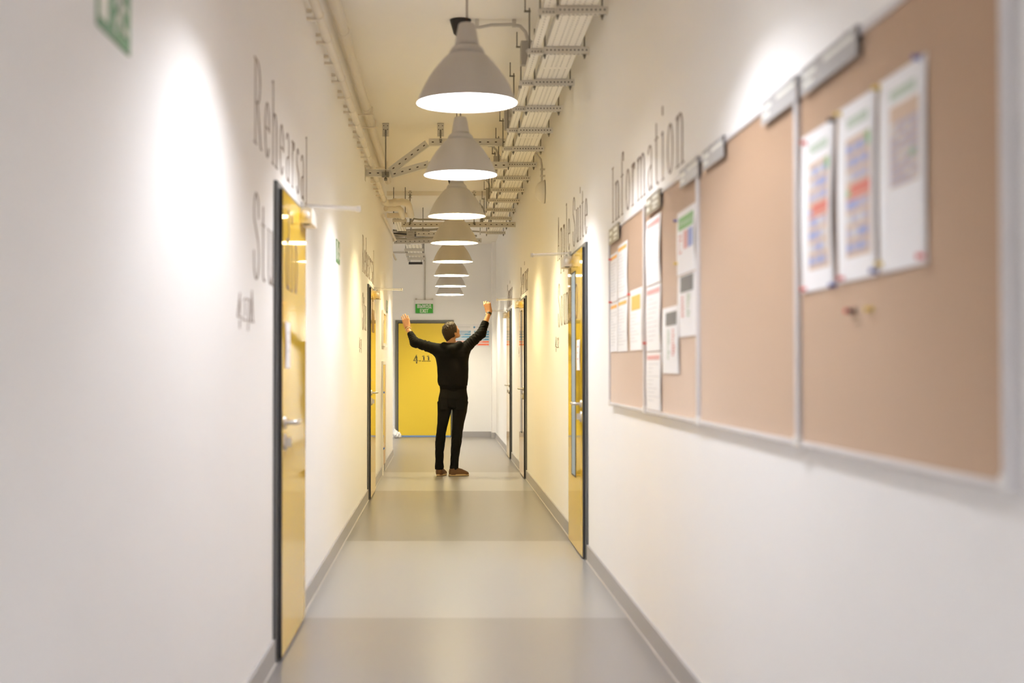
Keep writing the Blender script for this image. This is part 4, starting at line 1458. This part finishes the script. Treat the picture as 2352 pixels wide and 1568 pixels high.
# ------------------------------------------------------------------ organic surfaces: distance fields meshed with surface nets
class Field:
    def __init__(s, lo, hi, h):
        s.lo, s.h = np.array(lo, float), h
        s.n = np.ceil((np.array(hi, float) - s.lo) / h).astype(int) + 1
        s.F = np.full(s.n, 1.0, np.float32)

    def _sub(s, lo, hi):
        i0 = np.clip(np.floor((np.array(lo) - s.lo) / s.h).astype(int), 0, s.n - 1)
        i1 = np.clip(np.ceil((np.array(hi) - s.lo) / s.h).astype(int) + 1, 1, s.n)
        ax = [s.lo[k] + s.h * np.arange(i0[k], i1[k]) for k in range(3)]
        return tuple(slice(i0[k], i1[k]) for k in range(3)), np.meshgrid(*ax, indexing='ij')

    def put(s, fn, lo, hi, k=0.0):
        pad = k + 4 * s.h
        sl, (X, Y, Z) = s._sub(np.array(lo) - pad, np.array(hi) + pad)
        d = fn(X, Y, Z).astype(np.float32)
        a = s.F[sl]
        if k > 0:
            t = np.clip(0.5 + 0.5 * (a - d) / k, 0, 1)
            s.F[sl] = a * (1 - t) + d * t - k * t * (1 - t)
        else:
            s.F[sl] = np.minimum(a, d)

    def cap(s, a, b, ra, rb=None, k=0.0, wave=None):
        rb = ra if rb is None else rb
        a, b = np.array(a, float), np.array(b, float)
        ab = b - a
        L2 = max(ab @ ab, 1e-12)
        R = max(ra, rb)
        def fn(X, Y, Z):
            t = np.clip(((X - a[0]) * ab[0] + (Y - a[1]) * ab[1] + (Z - a[2]) * ab[2]) / L2, 0, 1)
            dx, dy, dz = X - a[0] - t * ab[0], Y - a[1] - t * ab[1], Z - a[2] - t * ab[2]
            d = np.sqrt(dx * dx + dy * dy + dz * dz) - (ra + (rb - ra) * t)
            if wave:
                d = d + wave(t, X, Y, Z)
            return d
        s.put(fn, np.minimum(a, b) - R, np.maximum(a, b) + R, k)

    def ell(s, c, r, k=0.0, B=None):
        """ellipsoid, axes the rows of B"""
        c, r = np.array(c, float), np.array(r, float)
        B = np.eye(3) if B is None else np.array(B, float)
        def fn(X, Y, Z):
            P = [(X - c[0]) * B[i][0] + (Y - c[1]) * B[i][1] + (Z - c[2]) * B[i][2] for i in range(3)]
            k0 = np.sqrt(sum((P[i] / r[i]) ** 2 for i in range(3)))
            k1 = np.sqrt(sum((P[i] / r[i] ** 2) ** 2 for i in range(3))) + 1e-9
            return k0 * (k0 - 1) / k1
        s.put(fn, c - r.max(), c + r.max(), k)

    def prof(s, rows, k=0.0, rot=0.0, wave=None, p=2.3):
        """stack of rounded sections (z, cx, cy, half width, half depth)"""
        R = np.array(rows, float)
        cr, sr = math.cos(rot), math.sin(rot)
        def fn(X, Y, Z):
            zz = np.clip(Z, R[0, 0], R[-1, 0])
            cx, cy, a, b_ = [np.interp(zz, R[:, 0], R[:, i]) for i in (1, 2, 3, 4)]
            u, v = (X - cx) * cr + (Y - cy) * sr, -(X - cx) * sr + (Y - cy) * cr
            q = (np.abs(u / a) ** p + np.abs(v / b_) ** p) ** (1 / p)
            d = (q - 1) * np.minimum(a, b_)
            if wave:
                d = d + wave(X, Y, Z)
            e = np.maximum(Z - R[-1, 0], R[0, 0] - Z)
            return np.where(e > 0, np.sqrt(np.maximum(d, 0) ** 2 + e ** 2) + np.minimum(d, 0) * 0.0, d) if True else d
        m = max(R[:, 3].max(), R[:, 4].max()) + 0.02
        lo = (R[:, 1].min() - m, R[:, 2].min() - m, R[0, 0])
        hi = (R[:, 1].max() + m, R[:, 2].max() + m, R[-1, 0])
        s.put(fn, lo, hi, k)

    def cut(s, fn):
        sl, (X, Y, Z) = s._sub(s.lo, s.lo + s.h * s.n)
        s.F[sl] = np.maximum(s.F[sl], fn(X, Y, Z))

    def mesh(s, name, mats, parent=None, smooth=1):
        F = s.F
        S = F < 0
        nx, ny, nz = F.shape
        c = np.zeros((nx - 1, ny - 1, nz - 1), np.int8)
        for i in (0, 1):
            for j in (0, 1):
                for k in (0, 1):
                    c += S[i:nx - 1 + i, j:ny - 1 + j, k:nz - 1 + k]
        act = (c > 0) & (c < 8)
        idx = np.full(act.shape, -1, np.int64)
        A = np.argwhere(act)
        idx[act] = np.arange(len(A))
        acc = np.zeros((len(A), 3))
        cnt = np.zeros(len(A))
        for ax in range(3):
            o1, o2 = [q for q in range(3) if q != ax]
            for u in (0, 1):
                for v in (0, 1):
                    p = A.copy()
                    p[:, o1] += u
                    p[:, o2] += v
                    q = p.copy()
                    q[:, ax] += 1
                    fa, fb = F[tuple(p.T)], F[tuple(q.T)]
                    x = (fa < 0) != (fb < 0)
                    t = np.where(x, fa / np.where(np.abs(fa - fb) < 1e-9, 1e-9, fa - fb), 0)
                    pos = p.astype(float)
                    pos[:, ax] += t
                    acc[x] += pos[x]
                    cnt[x] += 1
        V = acc / cnt[:, None]
        quads = []
        for ax in range(3):
            o1, o2 = (ax + 1) % 3, (ax + 2) % 3
            sl0 = [slice(None)] * 3
            sl1 = [slice(None)] * 3
            sl0[ax], sl1[ax] = slice(0, -1), slice(1, None)
            d = S[tuple(sl0)].astype(np.int8) - S[tuple(sl1)].astype(np.int8)
            E = np.argwhere(d != 0)
            E = E[(E[:, o1] > 0) & (E[:, o2] > 0) & (E[:, o1] < F.shape[o1] - 1) & (E[:, o2] < F.shape[o2] - 1)]
            sg = d[tuple(E.T)]
            q = []
            for du, dv in ((-1, -1), (0, -1), (0, 0), (-1, 0)):
                e = E.copy()
                e[:, o1] += du
                e[:, o2] += dv
                q.append(idx[tuple(e.T)])
            Q = np.stack(q, 1)
            Q[sg < 0] = Q[sg < 0][:, ::-1]
            quads.append(Q)
        Q = np.concatenate(quads)
        Q = Q[(Q >= 0).all(1)]
        # light Laplacian relaxation removes the grid steps
        for _ in range(smooth):
            sm = np.zeros_like(V)
            ct = np.zeros(len(V))
            for a_, b_ in ((0, 1), (1, 2), (2, 3), (3, 0)):
                np.add.at(sm, Q[:, a_], V[Q[:, b_]])
                np.add.at(ct, Q[:, a_], 1)
            V = V * 0.5 + 0.5 * sm / np.maximum(ct, 1)[:, None]
        V = s.lo + V * s.h
        me = bpy.data.meshes.new(name)
        me.from_pydata(V.tolist(), [], Q.tolist())
        me.materials.append(mats)
        me.polygons.foreach_set('use_smooth', [True] * len(me.polygons))
        me.update()
        o = bpy.data.objects.new(name, me)
        COL.objects.link(o)
        if parent is not None:
            o.parent = parent
        return o


# ------------------------------------------------------------------ the man with raised arms
PY = 16.50
P0 = Vector((atY(1037, 1000, PY).x, PY, 0.0))


def L(px, py, y=0.0):
    p = atY(px, py, PY + y)
    return np.array([p.x - P0.x, y, p.z])


def nrm(v):
    v = np.array(v, float)
    return v / np.linalg.norm(v)


# head frame: turned to his right and tipped back
yaw, pit = math.radians(48), math.radians(32)
HF = np.array([math.sin(yaw) * math.cos(pit), math.cos(yaw) * math.cos(pit), math.sin(pit)])
HR = np.array([math.cos(yaw), -math.sin(yaw), 0.0])
HU = np.cross(HR, HF)
HB = [HF, HR, HU]
HC = L(1035.5, 761.5, 0.03)


def H(f, r, u):
    return HC + HF * f + HR * r + HU * u


ls, le, lw = L(1006, 803, 0.0), L(953, 786, 0.05), L(935, 751.5, 0.17)
rs, re, rw = L(1065, 802, 0.0), L(1105, 766, 0.04), L(1124, 717.5, 0.12)

B = Field((-0.72, -0.30, -0.02), (0.62, 0.45, 2.14), 0.0045)
# trunk and legs (under the clothes)
B.prof([(0.86, 0.008, 0, 0.145, 0.095), (1.02, 0.02, 0, 0.135, 0.085), (1.2, 0.012, 0, 0.15, 0.095), (1.38, 0.008, 0, 0.165, 0.10), (1.46, 0.0, 0.0, 0.14, 0.08)], 0.03)
for hip, kn, an in (((-0.076, 0.0, 0.87), (-0.116, 0.02, 0.50), (-0.139, 0.0, 0.10)), ((0.091, 0.0, 0.87), (0.066, 0.02, 0.50), (0.03, 0.0, 0.10))):
    B.cap(hip, kn, 0.072, 0.046, 0.03)
    B.cap(kn, an, 0.046, 0.032, 0.02)
    B.cap((an[0], an[1], 0.09), (an[0] + 0.03, an[1] + 0.05, 0.05), 0.03, 0.025, 0.01)
# neck, skull, face
B.cap((0.0, -0.01, 1.46), H(-0.045, 0, -0.075), 0.058, 0.054, 0.03)
B.ell(H(-0.008, 0, 0.012), (0.098, 0.076, 0.088), 0.02, HB)
B.ell(H(0.045, 0, -0.035), (0.050, 0.058, 0.075), 0.03, HB)
B.cap(H(0.0, 0.05, -0.062), H(0.07, 0.012, -0.098), 0.019, 0.015, 0.022)
B.cap(H(0.0, -0.05, -0.062), H(0.07, -0.012, -0.098), 0.019, 0.015, 0.022)
B.ell(H(0.083, 0, -0.098), (0.018, 0.02, 0.016), 0.02, HB)
B.cap(H(0.092, 0, 0.008), H(0.113, 0, -0.034), 0.008, 0.011, 0.012)
B.ell(H(0.104, 0, -0.040), (0.012, 0.017, 0.009), 0.008, HB)
B.ell(H(0.084, 0, 0.020), (0.014, 0.046, 0.011), 0.015, HB)
for s in (-1, 1):
    B.ell(H(0.068, s * 0.042, -0.028), (0.02, 0.018, 0.018), 0.015, HB)
    eb_ = [nrm(HF + 0.25 * HU), nrm(HR), nrm(HU - 0.25 * HF)]
    B.ell(H(-0.010, s * 0.079, -0.036), (0.019, 0.009, 0.031), 0.006, eb_)
    B.ell(H(-0.004, s * 0.081, -0.060), (0.010, 0.007, 0.012), 0.006, eb_)
B.ell(H(0.095, 0, -0.063), (0.010, 0.024, 0.005), 0.006, HB)
B.ell(H(0.092, 0, -0.073), (0.010, 0.021, 0.006), 0.006, HB)
# arms
for sh, el, wr in ((ls, le, lw), (rs, re, rw)):
    B.cap(sh, el, 0.042, 0.032, 0.02)
    B.cap(el, el + (wr - el) * 0.35, 0.030, 0.031, 0.02)
    B.cap(el + (wr - el) * 0.35, wr, 0.032, 0.0245, 0.02)


def hand(wr, up, side, back, bends, spread, thumb, size=1.0, palm=0.088):
    """up: wrist to knuckles; side: towards the thumb; back: out of the back of the hand; bends: finger curl per joint"""
    up, side = nrm(up), nrm(side)
    side = nrm(side - up * (side @ up))
    fw = nrm(np.cross(up, side))
    if fw @ np.array(back) > 0:
        fw = -fw                      # fw points to the palm side
    offs = [0.031, 0.0105, -0.0105, -0.030]
    ln = [(0.042, 0.026, 0.021), (0.046, 0.030, 0.022), (0.043, 0.028, 0.022), (0.034, 0.021, 0.019)]
    kn = []
    for i, o_ in enumerate(offs):
        root = wr + up * 0.006 + side * o_ * 0.55
        k_ = wr + up * (palm - 0.006 * abs(i - 1)) * size + side * o_ * size
        kn.append(k_)
        B.cap(root, k_, 0.0155 * size, 0.0118 * size, 0.014)
    B.cap(wr + up * 0.02 + side * 0.024 + fw * 0.008, wr + up * 0.05 + side * 0.03 + fw * 0.012, 0.016, 0.013, 0.014)
    B.cap(wr + up * 0.02 - side * 0.02 + fw * 0.008, wr + up * 0.06 - side * 0.022 + fw * 0.01, 0.015, 0.012, 0.014)
    for i, k_ in enumerate(kn):
        p = k_
        d0 = nrm(up + side * spread[i])
        ang = 0.0
        r0 = 0.0096 if i < 3 else 0.0084
        for j in range(3):
            ang += bends[i][j]
            d = d0 * math.cos(math.radians(ang)) + fw * math.sin(math.radians(ang))
            q = p + d * ln[i][j] * size
            B.cap(p, q, r0 * (1 - 0.09 * j), r0 * (1 - 0.09 * (j + 1)), 0.0025 if j else 0.006)
            p = q
    t0 = wr + up * 0.022 + side * 0.026 + fw * 0.006
    t1 = t0 + nrm(up * thumb[0] + side * thumb[1] + fw * thumb[2]) * 0.042
    t2 = t1 + nrm(up * (thumb[0] + 0.25) + side * (thumb[1] - 0.25) + fw * thumb[2]) * 0.034
    t3 = t2 + nrm(up * (thumb[0] + 0.5) + side * (thumb[1] - 0.5) + fw * thumb[2]) * 0.026
    B.cap(t0, t1, 0.0145, 0.0115, 0.008)
    B.cap(t1, t2, 0.0115, 0.0100, 0.003)
    B.cap(t2, t3, 0.0100, 0.0085, 0.003)
    return kn, up, side, fw


lk = hand(lw, L(931.5, 730, 0.19) - lw, (1.0, -0.1, 0.1), (0, -1, 0), [(10, 30, 25), (14, 32, 26), (18, 34, 26), (26, 38, 26)][::-1], [-0.22, -0.22, -0.24, -0.26], (0.85, -0.05, 0.75), size=1.1, palm=0.092)
rk = hand(rw, L(1117.5, 694.0, 0.14) - rw, (-1.0, 0.22, -0.1), (0, -1, 0), [(35, 50, 30), (50, 60, 40), (60, 66, 45), (66, 70, 45)], [0.02, -0.02, -0.06, -0.10], (1.0, 0.12, 0.25), size=1.05, palm=0.108)
man = B.mesh('person', M['skin'], smooth=1)
man.location = P0
tag(man, 'man in black seen from behind, arms raised, looking up to one side', 'person')

# hair: short sides, longer top
G = Field(HC - 0.16, HC + 0.16, 0.0035)
rnd = np.random.RandomState(4)
wv = [(rnd.normal(0, 1, 3) * 190, rnd.uniform(0, 6)) for _ in range(14)]


def hair_fn(X, Y, Z):
    P = [(X - HC[0]) * b_[0] + (Y - HC[1]) * b_[1] + (Z - HC[2]) * b_[2] for b_ in HB]
    f_, r_, u_ = P[0] + 0.008, P[1], P[2] - 0.012
    rr = (0.1035, 0.0805, 0.097)
    k0 = np.sqrt((f_ / rr[0]) ** 2 + (r_ / rr[1]) ** 2 + (u_ / rr[2]) ** 2)
    k1 = np.sqrt((f_ / rr[0] ** 2) ** 2 + (r_ / rr[1] ** 2) ** 2 + (u_ / rr[2] ** 2) ** 2) + 1e-9
    d = k0 * (k0 - 1) / k1
    top = np.clip((u_ - 0.02) / 0.06, 0, 1)
    d = d - 0.014 * top * np.clip(0.6 + f_ * 5, 0, 1)
    n = sum(np.sin(X * a[0] + Y * a[1] + Z * a[2] + c) for a, c in wv) / 14
    d = d + n * (0.003 + 0.010 * top)
    line = -(u_ - 0.85 * f_ + 0.052) * 0.75
    front = (f_ - 0.088 - 0.1 * np.maximum(u_ - 0.05, 0)) * 1.0
    return np.maximum(np.maximum(d, line), front)


G.put(hair_fn, HC - 0.15, HC + 0.15, 0)
# hair on the nape
G.cap(H(-0.075, 0, -0.035), H(-0.078, 0, -0.075), 0.040, 0.030, 0.02)
hair = G.mesh('hair', M['hair'], man, smooth=0)
for s in (-1, 1):
    e = MB()
    e.lathe([(0.012 * math.sin(a * math.pi / 12), -0.012 * math.cos(a * math.pi / 12)) for a in range(13)], n=18)
    o = e.build('eye', M['eye'], man)
    o.location = Vector(H(0.074, s * 0.030, 0.0))
    e = MB()
    e.lathe([(0.0055 * math.sin(a * math.pi / 16), 0.0055 * math.cos(a * math.pi / 16) * 0.4) for a in range(9)], n=14)
    i_ = e.build('iris', M['iris'], o)
    i_.rotation_euler = Vector(HF).to_track_quat('Z', 'Y').to_euler()
    i_.location = Vector(HF) * 0.0112
    e = MB()
    q = [Vector(H(0.083, s * (0.016 + 0.009 * t), 0.016 + 0.004 * math.sin(t * 1.2))) for t in range(4)]
    e.tube(q, [0.003, 0.0042, 0.004, 0.002], 8)
    e.build('eyebrow', M['hair'], man)
e = MB()
e.tube([Vector(H(0.096 - 0.006 * abs(t), 0.0075 * t, -0.062 + 0.001 * abs(t))) for t in (-3, -2, -1, 0, 1, 2, 3)], [0.002, 0.004, 0.005, 0.0046, 0.005, 0.004, 0.002], 8)
e.tube([Vector(H(0.094 - 0.006 * abs(t), 0.007 * t, -0.071 + 0.001 * abs(t))) for t in (-3, -2, -1, 0, 1, 2, 3)], [0.002, 0.004, 0.0055, 0.006, 0.0055, 0.004, 0.002], 8)
e.build('lips', M['lips'], man)

# hoodie
K = Field((-0.60, -0.26, 0.94), (0.52, 0.30, 1.86), 0.0055)


def folds(X, Y, Z):
    return 0.0035 * np.sin(38 * Z + 9 * X + 4 * np.sin(11 * X + 5 * Y)) * np.clip((1.25 - Z) / 0.2, 0, 1) + 0.003 * np.sin(30 * X + 25 * Z + 14 * Y)


K.prof([(1.035, 0.020, 0, 0.158, 0.110), (1.055, 0.021, 0, 0.172, 0.124), (1.10, 0.019, 0, 0.176, 0.128), (1.17, 0.0155, -0.002, 0.176, 0.126), (1.26, 0.012, -0.005, 0.183, 0.128),
        (1.38, 0.010, -0.008, 0.196, 0.130), (1.44, 0.006, -0.008, 0.185, 0.118), (1.49, 0.004, -0.01, 0.125, 0.095), (1.52, 0.0, -0.01, 0.09, 0.075)], 0.02, wave=folds)
K.cap((0.0, -0.01, 1.455), ls, 0.075, 0.066, 0.05)
K.cap((0.0, -0.01, 1.455), rs, 0.075, 0.066, 0.05)


def sleeve(sh, el, wr, frac, cw):
    ax = nrm(el - sh)
    def wv1(t, X, Y, Z):
        return (0.0030 * np.sin(t * 31 + 24 * Y + 3 * np.sin(23 * Z + 9 * Y)) + 0.0022 * np.sin(t * 57 - 40 * Y + 31 * X)) * np.clip(t * 2, 0.3, 1) - 0.003
    def wv2(t, X, Y, Z):
        return (0.0034 * np.sin(t * 27 + 30 * Y + 4 * np.sin(25 * X)) + 0.0024 * np.sin(t * 49 - 36 * Y + 20 * Z)) * (1 - 0.6 * t) - 0.003
    end = el + (wr - el) * frac
    K.cap(sh, el, 0.066, 0.052, 0.03, wv1)
    K.cap(el, end, 0.052, cw, 0.025, wv2)
    return end


lc = sleeve(ls, le, lw, 0.56, 0.036)
rc = sleeve(rs, re, rw, 0.50, 0.042)
# flat ends for the sleeves
for el, wr, c_ in ((le, lw, lc), (re, rw, rc)):
    ax = nrm(wr - el)
    def cutter(X, Y, Z, a=ax, c=c_):
        d = (X - c[0]) * a[0] + (Y - c[1]) * a[1] + (Z - c[2]) * a[2]
        near = np.sqrt((X - c[0]) ** 2 + (Y - c[1]) ** 2 + (Z - c[2]) ** 2) < 0.12
        return np.where(near, d - 0.012, -1.0)
    K.cut(cutter)
K.cut(lambda X, Y, Z: 1.022 - Z)
# hood lying on the back of the neck and the collar around it
K.cap(L(1019, 792, -0.05), L(1036, 803, -0.125), 0.032, 0.046, 0.03)
K.cap(L(1056, 789, -0.05), L(1038, 803, -0.125), 0.032, 0.046, 0.03)
K.cap(L(1021, 791, -0.03), L(1030, 800, 0.085), 0.024, 0.026, 0.02)
K.cap(L(1053, 788, -0.02), L(1044, 800, 0.085), 0.024, 0.026, 0.02)
K.ell(L(1037, 812, -0.10), (0.085, 0.045, 0.055), 0.03)
hd_ = K.mesh('hoodie', M['hoodie'], man, smooth=1)
# ribbed cuffs and hem
for el, wr, c_, cw in ((le, lw, lc, 0.0375), (re, rw, rc, 0.0435)):
    a = nrm(wr - el)
    b = MB()
    b.tube([Vector(c_ - a * 0.045), Vector(c_ - a * 0.01), Vector(c_ + a * 0.014)], [cw + 0.006, cw + 0.002, cw - 0.001], 28)
    b.build('cuff', M['rib'], hd_)
b = MB()
n = 48
ring = []
for z, s in ((1.005, 0.94), (1.012, 0.975), (1.03, 0.985), (1.05, 0.99)):
    ring += [(0.021 + 0.160 * s * math.copysign(abs(math.cos(2 * math.pi * i / n)) ** 0.9, math.cos(2 * math.pi * i / n)),
              0.118 * s * math.copysign(abs(math.sin(2 * math.pi * i / n)) ** 0.9, math.sin(2 * math.pi * i / n)), z) for i in range(n)]
b.add(ring, [(j * n + i, j * n + (i + 1) % n, (j + 1) * n + (i + 1) % n, (j + 1) * n + i) for j in range(3) for i in range(n)], 0, True)
b.build('hem', M['rib'], hd_)

# trousers
T = Field((-0.26, -0.20, 0.06), (0.24, 0.22, 1.06), 0.0055)


def tf(X, Y, Z):
    return 0.0028 * np.sin(60 * Z + 20 * X + 10 * np.sin(14 * Y)) * np.clip((0.62 - Z) / 0.2, 0.25, 1)


T.prof([(0.80, 0.012, 0.0, 0.155, 0.105), (0.84, 0.014, -0.005, 0.170, 0.118), (0.90, 0.020, -0.012, 0.172, 0.125), (0.97, 0.022, -0.005, 0.158, 0.110), (1.03, 0.022, 0, 0.150, 0.102)], 0.03)
for hx, rows in ((-1, [(0.075, -0.143, -0.005, 0.047, 0.054), (0.10, -0.141, 0.0, 0.052, 0.058), (0.16, -0.140, 0.0, 0.046, 0.054), (0.28, -0.139, -0.005, 0.049, 0.058), (0.40, -0.130, -0.008, 0.057, 0.066),
                      (0.50, -0.120, 0.0, 0.055, 0.064), (0.62, -0.100, 0.0, 0.064, 0.078), (0.74, -0.083, -0.002, 0.078, 0.096), (0.86, -0.072, -0.005, 0.092, 0.108)]),
                 (1, [(0.075, 0.028, -0.005, 0.046, 0.054), (0.10, 0.031, 0.0, 0.050, 0.058), (0.16, 0.034, 0.0, 0.046, 0.054), (0.28, 0.044, -0.005, 0.052, 0.060), (0.40, 0.058, -0.008, 0.060, 0.068),
                      (0.50, 0.066, 0.0, 0.062, 0.068), (0.62, 0.078, 0.0, 0.070, 0.082), (0.74, 0.094, -0.002, 0.084, 0.098), (0.86, 0.098, -0.005, 0.095, 0.108)])):
    T.prof(rows, 0.014, wave=tf, p=2.0)
T.cut(lambda X, Y, Z: 0.078 + 0.03 * Y - Z)
tr_ = T.mesh('trousers', M['denim'], man, smooth=1)
b = MB()
n = 48
ring = []
for z, s in ((0.975, 1.0), (1.012, 0.985)):
    ring += [(0.0218 + 0.157 * s * math.cos(2 * math.pi * i / n), -0.003 + 0.110 * s * math.sin(2 * math.pi * i / n), z) for i in range(n)]
b.add(ring, [(i, (i + 1) % n, n + (i + 1) % n, n + i) for i in range(n)], 0, True)
b.build('belt', M['rib'], tr_)
for px0, px1 in ((1011, 1029), (1047, 1068)):
    b = MB()
    a, c = L(px0, 915, -0.12), L(px1, 915, -0.12)
    for (u0, u1, v0, v1) in ((0, 1, 0.0, 0.012), (0.03, 0.97, -0.13, 0.0)):
        b.box((a[0] + (c[0] - a[0]) * u0, -0.129, a[2] + v0 - 0.0), (a[0] + (c[0] - a[0]) * u1, -0.10, a[2] + v1))
    o = b.build('back_pocket', M['denim'], tr_)
    bevel(o, 0.01, 3)


def shoe(heel, ang, size, name_label):
    """heel: (x, y) of the back of the heel; ang: direction of the toe, measured from +x towards +y"""
    Sx = Field((-0.02, -0.07, -0.01), (0.31, 0.07, 0.15), 0.0035)
    Sx.ell((0.062, 0, 0.045), (0.062, 0.040, 0.062), 0.02)
    Sx.ell((0.13, 0, 0.040), (0.090, 0.042, 0.052), 0.025)
    Sx.ell((0.205, 0.003, 0.030), (0.062, 0.046, 0.034), 0.03)
    Sx.cap((0.055, 0, 0.05), (0.050, 0, 0.098), 0.043, 0.042, 0.015)
    Sx.cap((0.10, 0, 0.085), (0.16, 0, 0.062), 0.026, 0.026, 0.015)
    Sx.cut(lambda X, Y, Z: 0.018 - Z)
    Sx.cut(lambda X, Y, Z: Z - 0.100 - 0.25 * (X - 0.055))
    up_ = Sx.mesh('shoe', M['leather'], man, smooth=1)
    out = []
    for i in range(40):
        a = 2 * math.pi * i / 40
        l_ = 0.132 + 0.137 * math.cos(a)
        wd = 0.038 + 0.010 * math.sin(min(max((l_ - 0.02) / 0.25, 0), 1) * math.pi * 0.95) + 0.004 * (l_ > 0.17)
        out.append((l_, wd * math.copysign(abs(math.sin(a)) ** 0.8, math.sin(a))))
    b = MB()
    V = [(x, y, z) for z in (0.007, 0.026) for x, y in out]
    b.add(V, [tuple(range(40))[::-1], tuple(range(40, 80))] + [(i, (i + 1) % 40, 40 + (i + 1) % 40, 40 + i) for i in range(40)])
    b.build('midsole', M['sole'], up_)
    b = MB()
    V = [(x * 0.99 + 0.001, y * 0.97, z) for z in (0.0, 0.007) for x, y in out]
    b.add(V, [tuple(range(40))[::-1], tuple(range(40, 80))] + [(i, (i + 1) % 40, 40 + (i + 1) % 40, 40 + i) for i in range(40)])
    b.build('outsole', M['tread'], up_)
    b = MB()
    for k in range(4):
        l_ = 0.115 + 0.02 * k
        zt = 0.108 - 0.011 * k - 0.003
        b.tube([(l_, -0.022, zt - 0.012), (l_ + 0.004, -0.01, zt), (l_ + 0.012, 0.01, zt), (l_ + 0.016, 0.022, zt - 0.012)], 0.0022, 6)
    b.build('laces', M['sole'], up_)
    up_.location = (heel[0], heel[1], 0.0)
    up_.rotation_euler = (0, 0, ang)
    up_.scale = (size, size, size)
    return up_


shoe((-0.030, -0.045), math.radians(22), 0.93, '')
shoe((-0.158, -0.055), math.radians(70), 0.93, '')
# wrist wear
def band(wr, el, at, r, th, m, name, wdt=0.018, par=man):
    a = nrm(wr - el)
    c = wr - a * at
    b = MB()
    u = nrm(np.cross(a, (0, 1, 0)))
    v = np.cross(a, u)
    n = 28
    V = []
    for rad, off in ((r, -wdt / 2), (r + th, -wdt / 2), (r + th, wdt / 2), (r, wdt / 2)):
        V += [c + a * off + (u * math.cos(2 * math.pi * i / n) + v * math.sin(2 * math.pi * i / n)) * rad for i in range(n)]
    b.add([tuple(q) for q in V], [(j * n + i, j * n + (i + 1) % n, ((j + 1) % 4) * n + (i + 1) % n, ((j + 1) % 4) * n + i) for j in range(4) for i in range(n)], 0, False)
    return b.build(name, M[m], par), c, a, u, v


wb, c, a, u, v = band(rw, re, 0.012, 0.0265, 0.004, 'blackplastic', 'watch', 0.022)
b = MB()
cc = Vector(c - nrm(np.array((1.0, 0.0, 0.35))) * 0.030)
b.lathe([(0.0, 0.007), (0.016, 0.007), (0.018, 0.003), (0.018, -0.004), (0.0, -0.004)], n=20)
ql = Vector((-1, -0.1, -0.3)).to_track_quat('Z', 'Y')
b.v = [tuple(ql @ Vector(p) + cc) for p in b.v]
b.build('watch_case', M['wood'], wb)
bb1 = band(lw, le, 0.008, 0.0265, 0.0045, 'bracelet', 'bracelet', 0.008)[0]
bd, c, a, u, v = band(lw + np.array((0.002, 0, 0.0)), le, 0.028, 0.0275, 0.002, 'bracelet', 'bracelet', 0.004)
b = MB()
for i in range(16):
    q = c + (u * math.cos(2 * math.pi * i / 16) + v * math.sin(2 * math.pi * i / 16)) * 0.032
    b.lathe([(0.006 * math.sin(t * math.pi / 6), -0.006 * math.cos(t * math.pi / 6)) for t in range(7)], tuple(q), 8)
b.build('beads', M['beads'], bd)
# ring on his left hand
kn, up, side, fw = lk
q = kn[1] + nrm(up + side * -0.16) * 0.016 + fw * 0.003
b = MB()
ax = nrm(up + side * -0.16 + fw * 0.2)
u = nrm(np.cross(ax, side))
v = np.cross(ax, u)
for i in range(16):
    p_ = [q + (u * math.cos(2 * math.pi * (i + j) / 16) + v * math.sin(2 * math.pi * (i + j) / 16)) * 0.0100 for j in (0, 1)]
    b.tube([Vector(p_[0]), Vector(p_[1])], 0.0022, 6)
b.build('ring', M['steel'], man)

# white plastic bag on the floor by the end door
Gb = Field((-0.11, -0.10, -0.01), (0.12, 0.10, 0.24), 0.006)
Gb.ell((0.0, 0.0, 0.06), (0.075, 0.055, 0.062), 0.02)
Gb.cap((-0.02, 0, 0.10), (-0.055, 0, 0.17), 0.04, 0.012, 0.03)
Gb.cap((0.03, -0.01, 0.06), (0.07, -0.02, 0.02), 0.03, 0.02, 0.02)
Gb.cap((-0.055, 0, 0.17), (-0.075, 0.0, 0.20), 0.012, 0.026, 0.01)
sl, (X, Y, Z) = Gb._sub(Gb.lo, Gb.lo + Gb.h * Gb.n)
Gb.F[sl] += 0.006 * np.sin(60 * X + 30 * Z) * np.sin(50 * Y + 40 * Z) + 0.004 * np.sin(120 * X - 70 * Z + 20 * Y)
Gb.cut(lambda X, Y, Z: 0.0 - Z)
bg = Gb.mesh('plastic_bag', M['bag'], smooth=1)
bg.location = (-0.83, 25.45, 0.0)
tag(bg, 'crumpled white plastic bag on the floor beside the end door frame', 'bag')
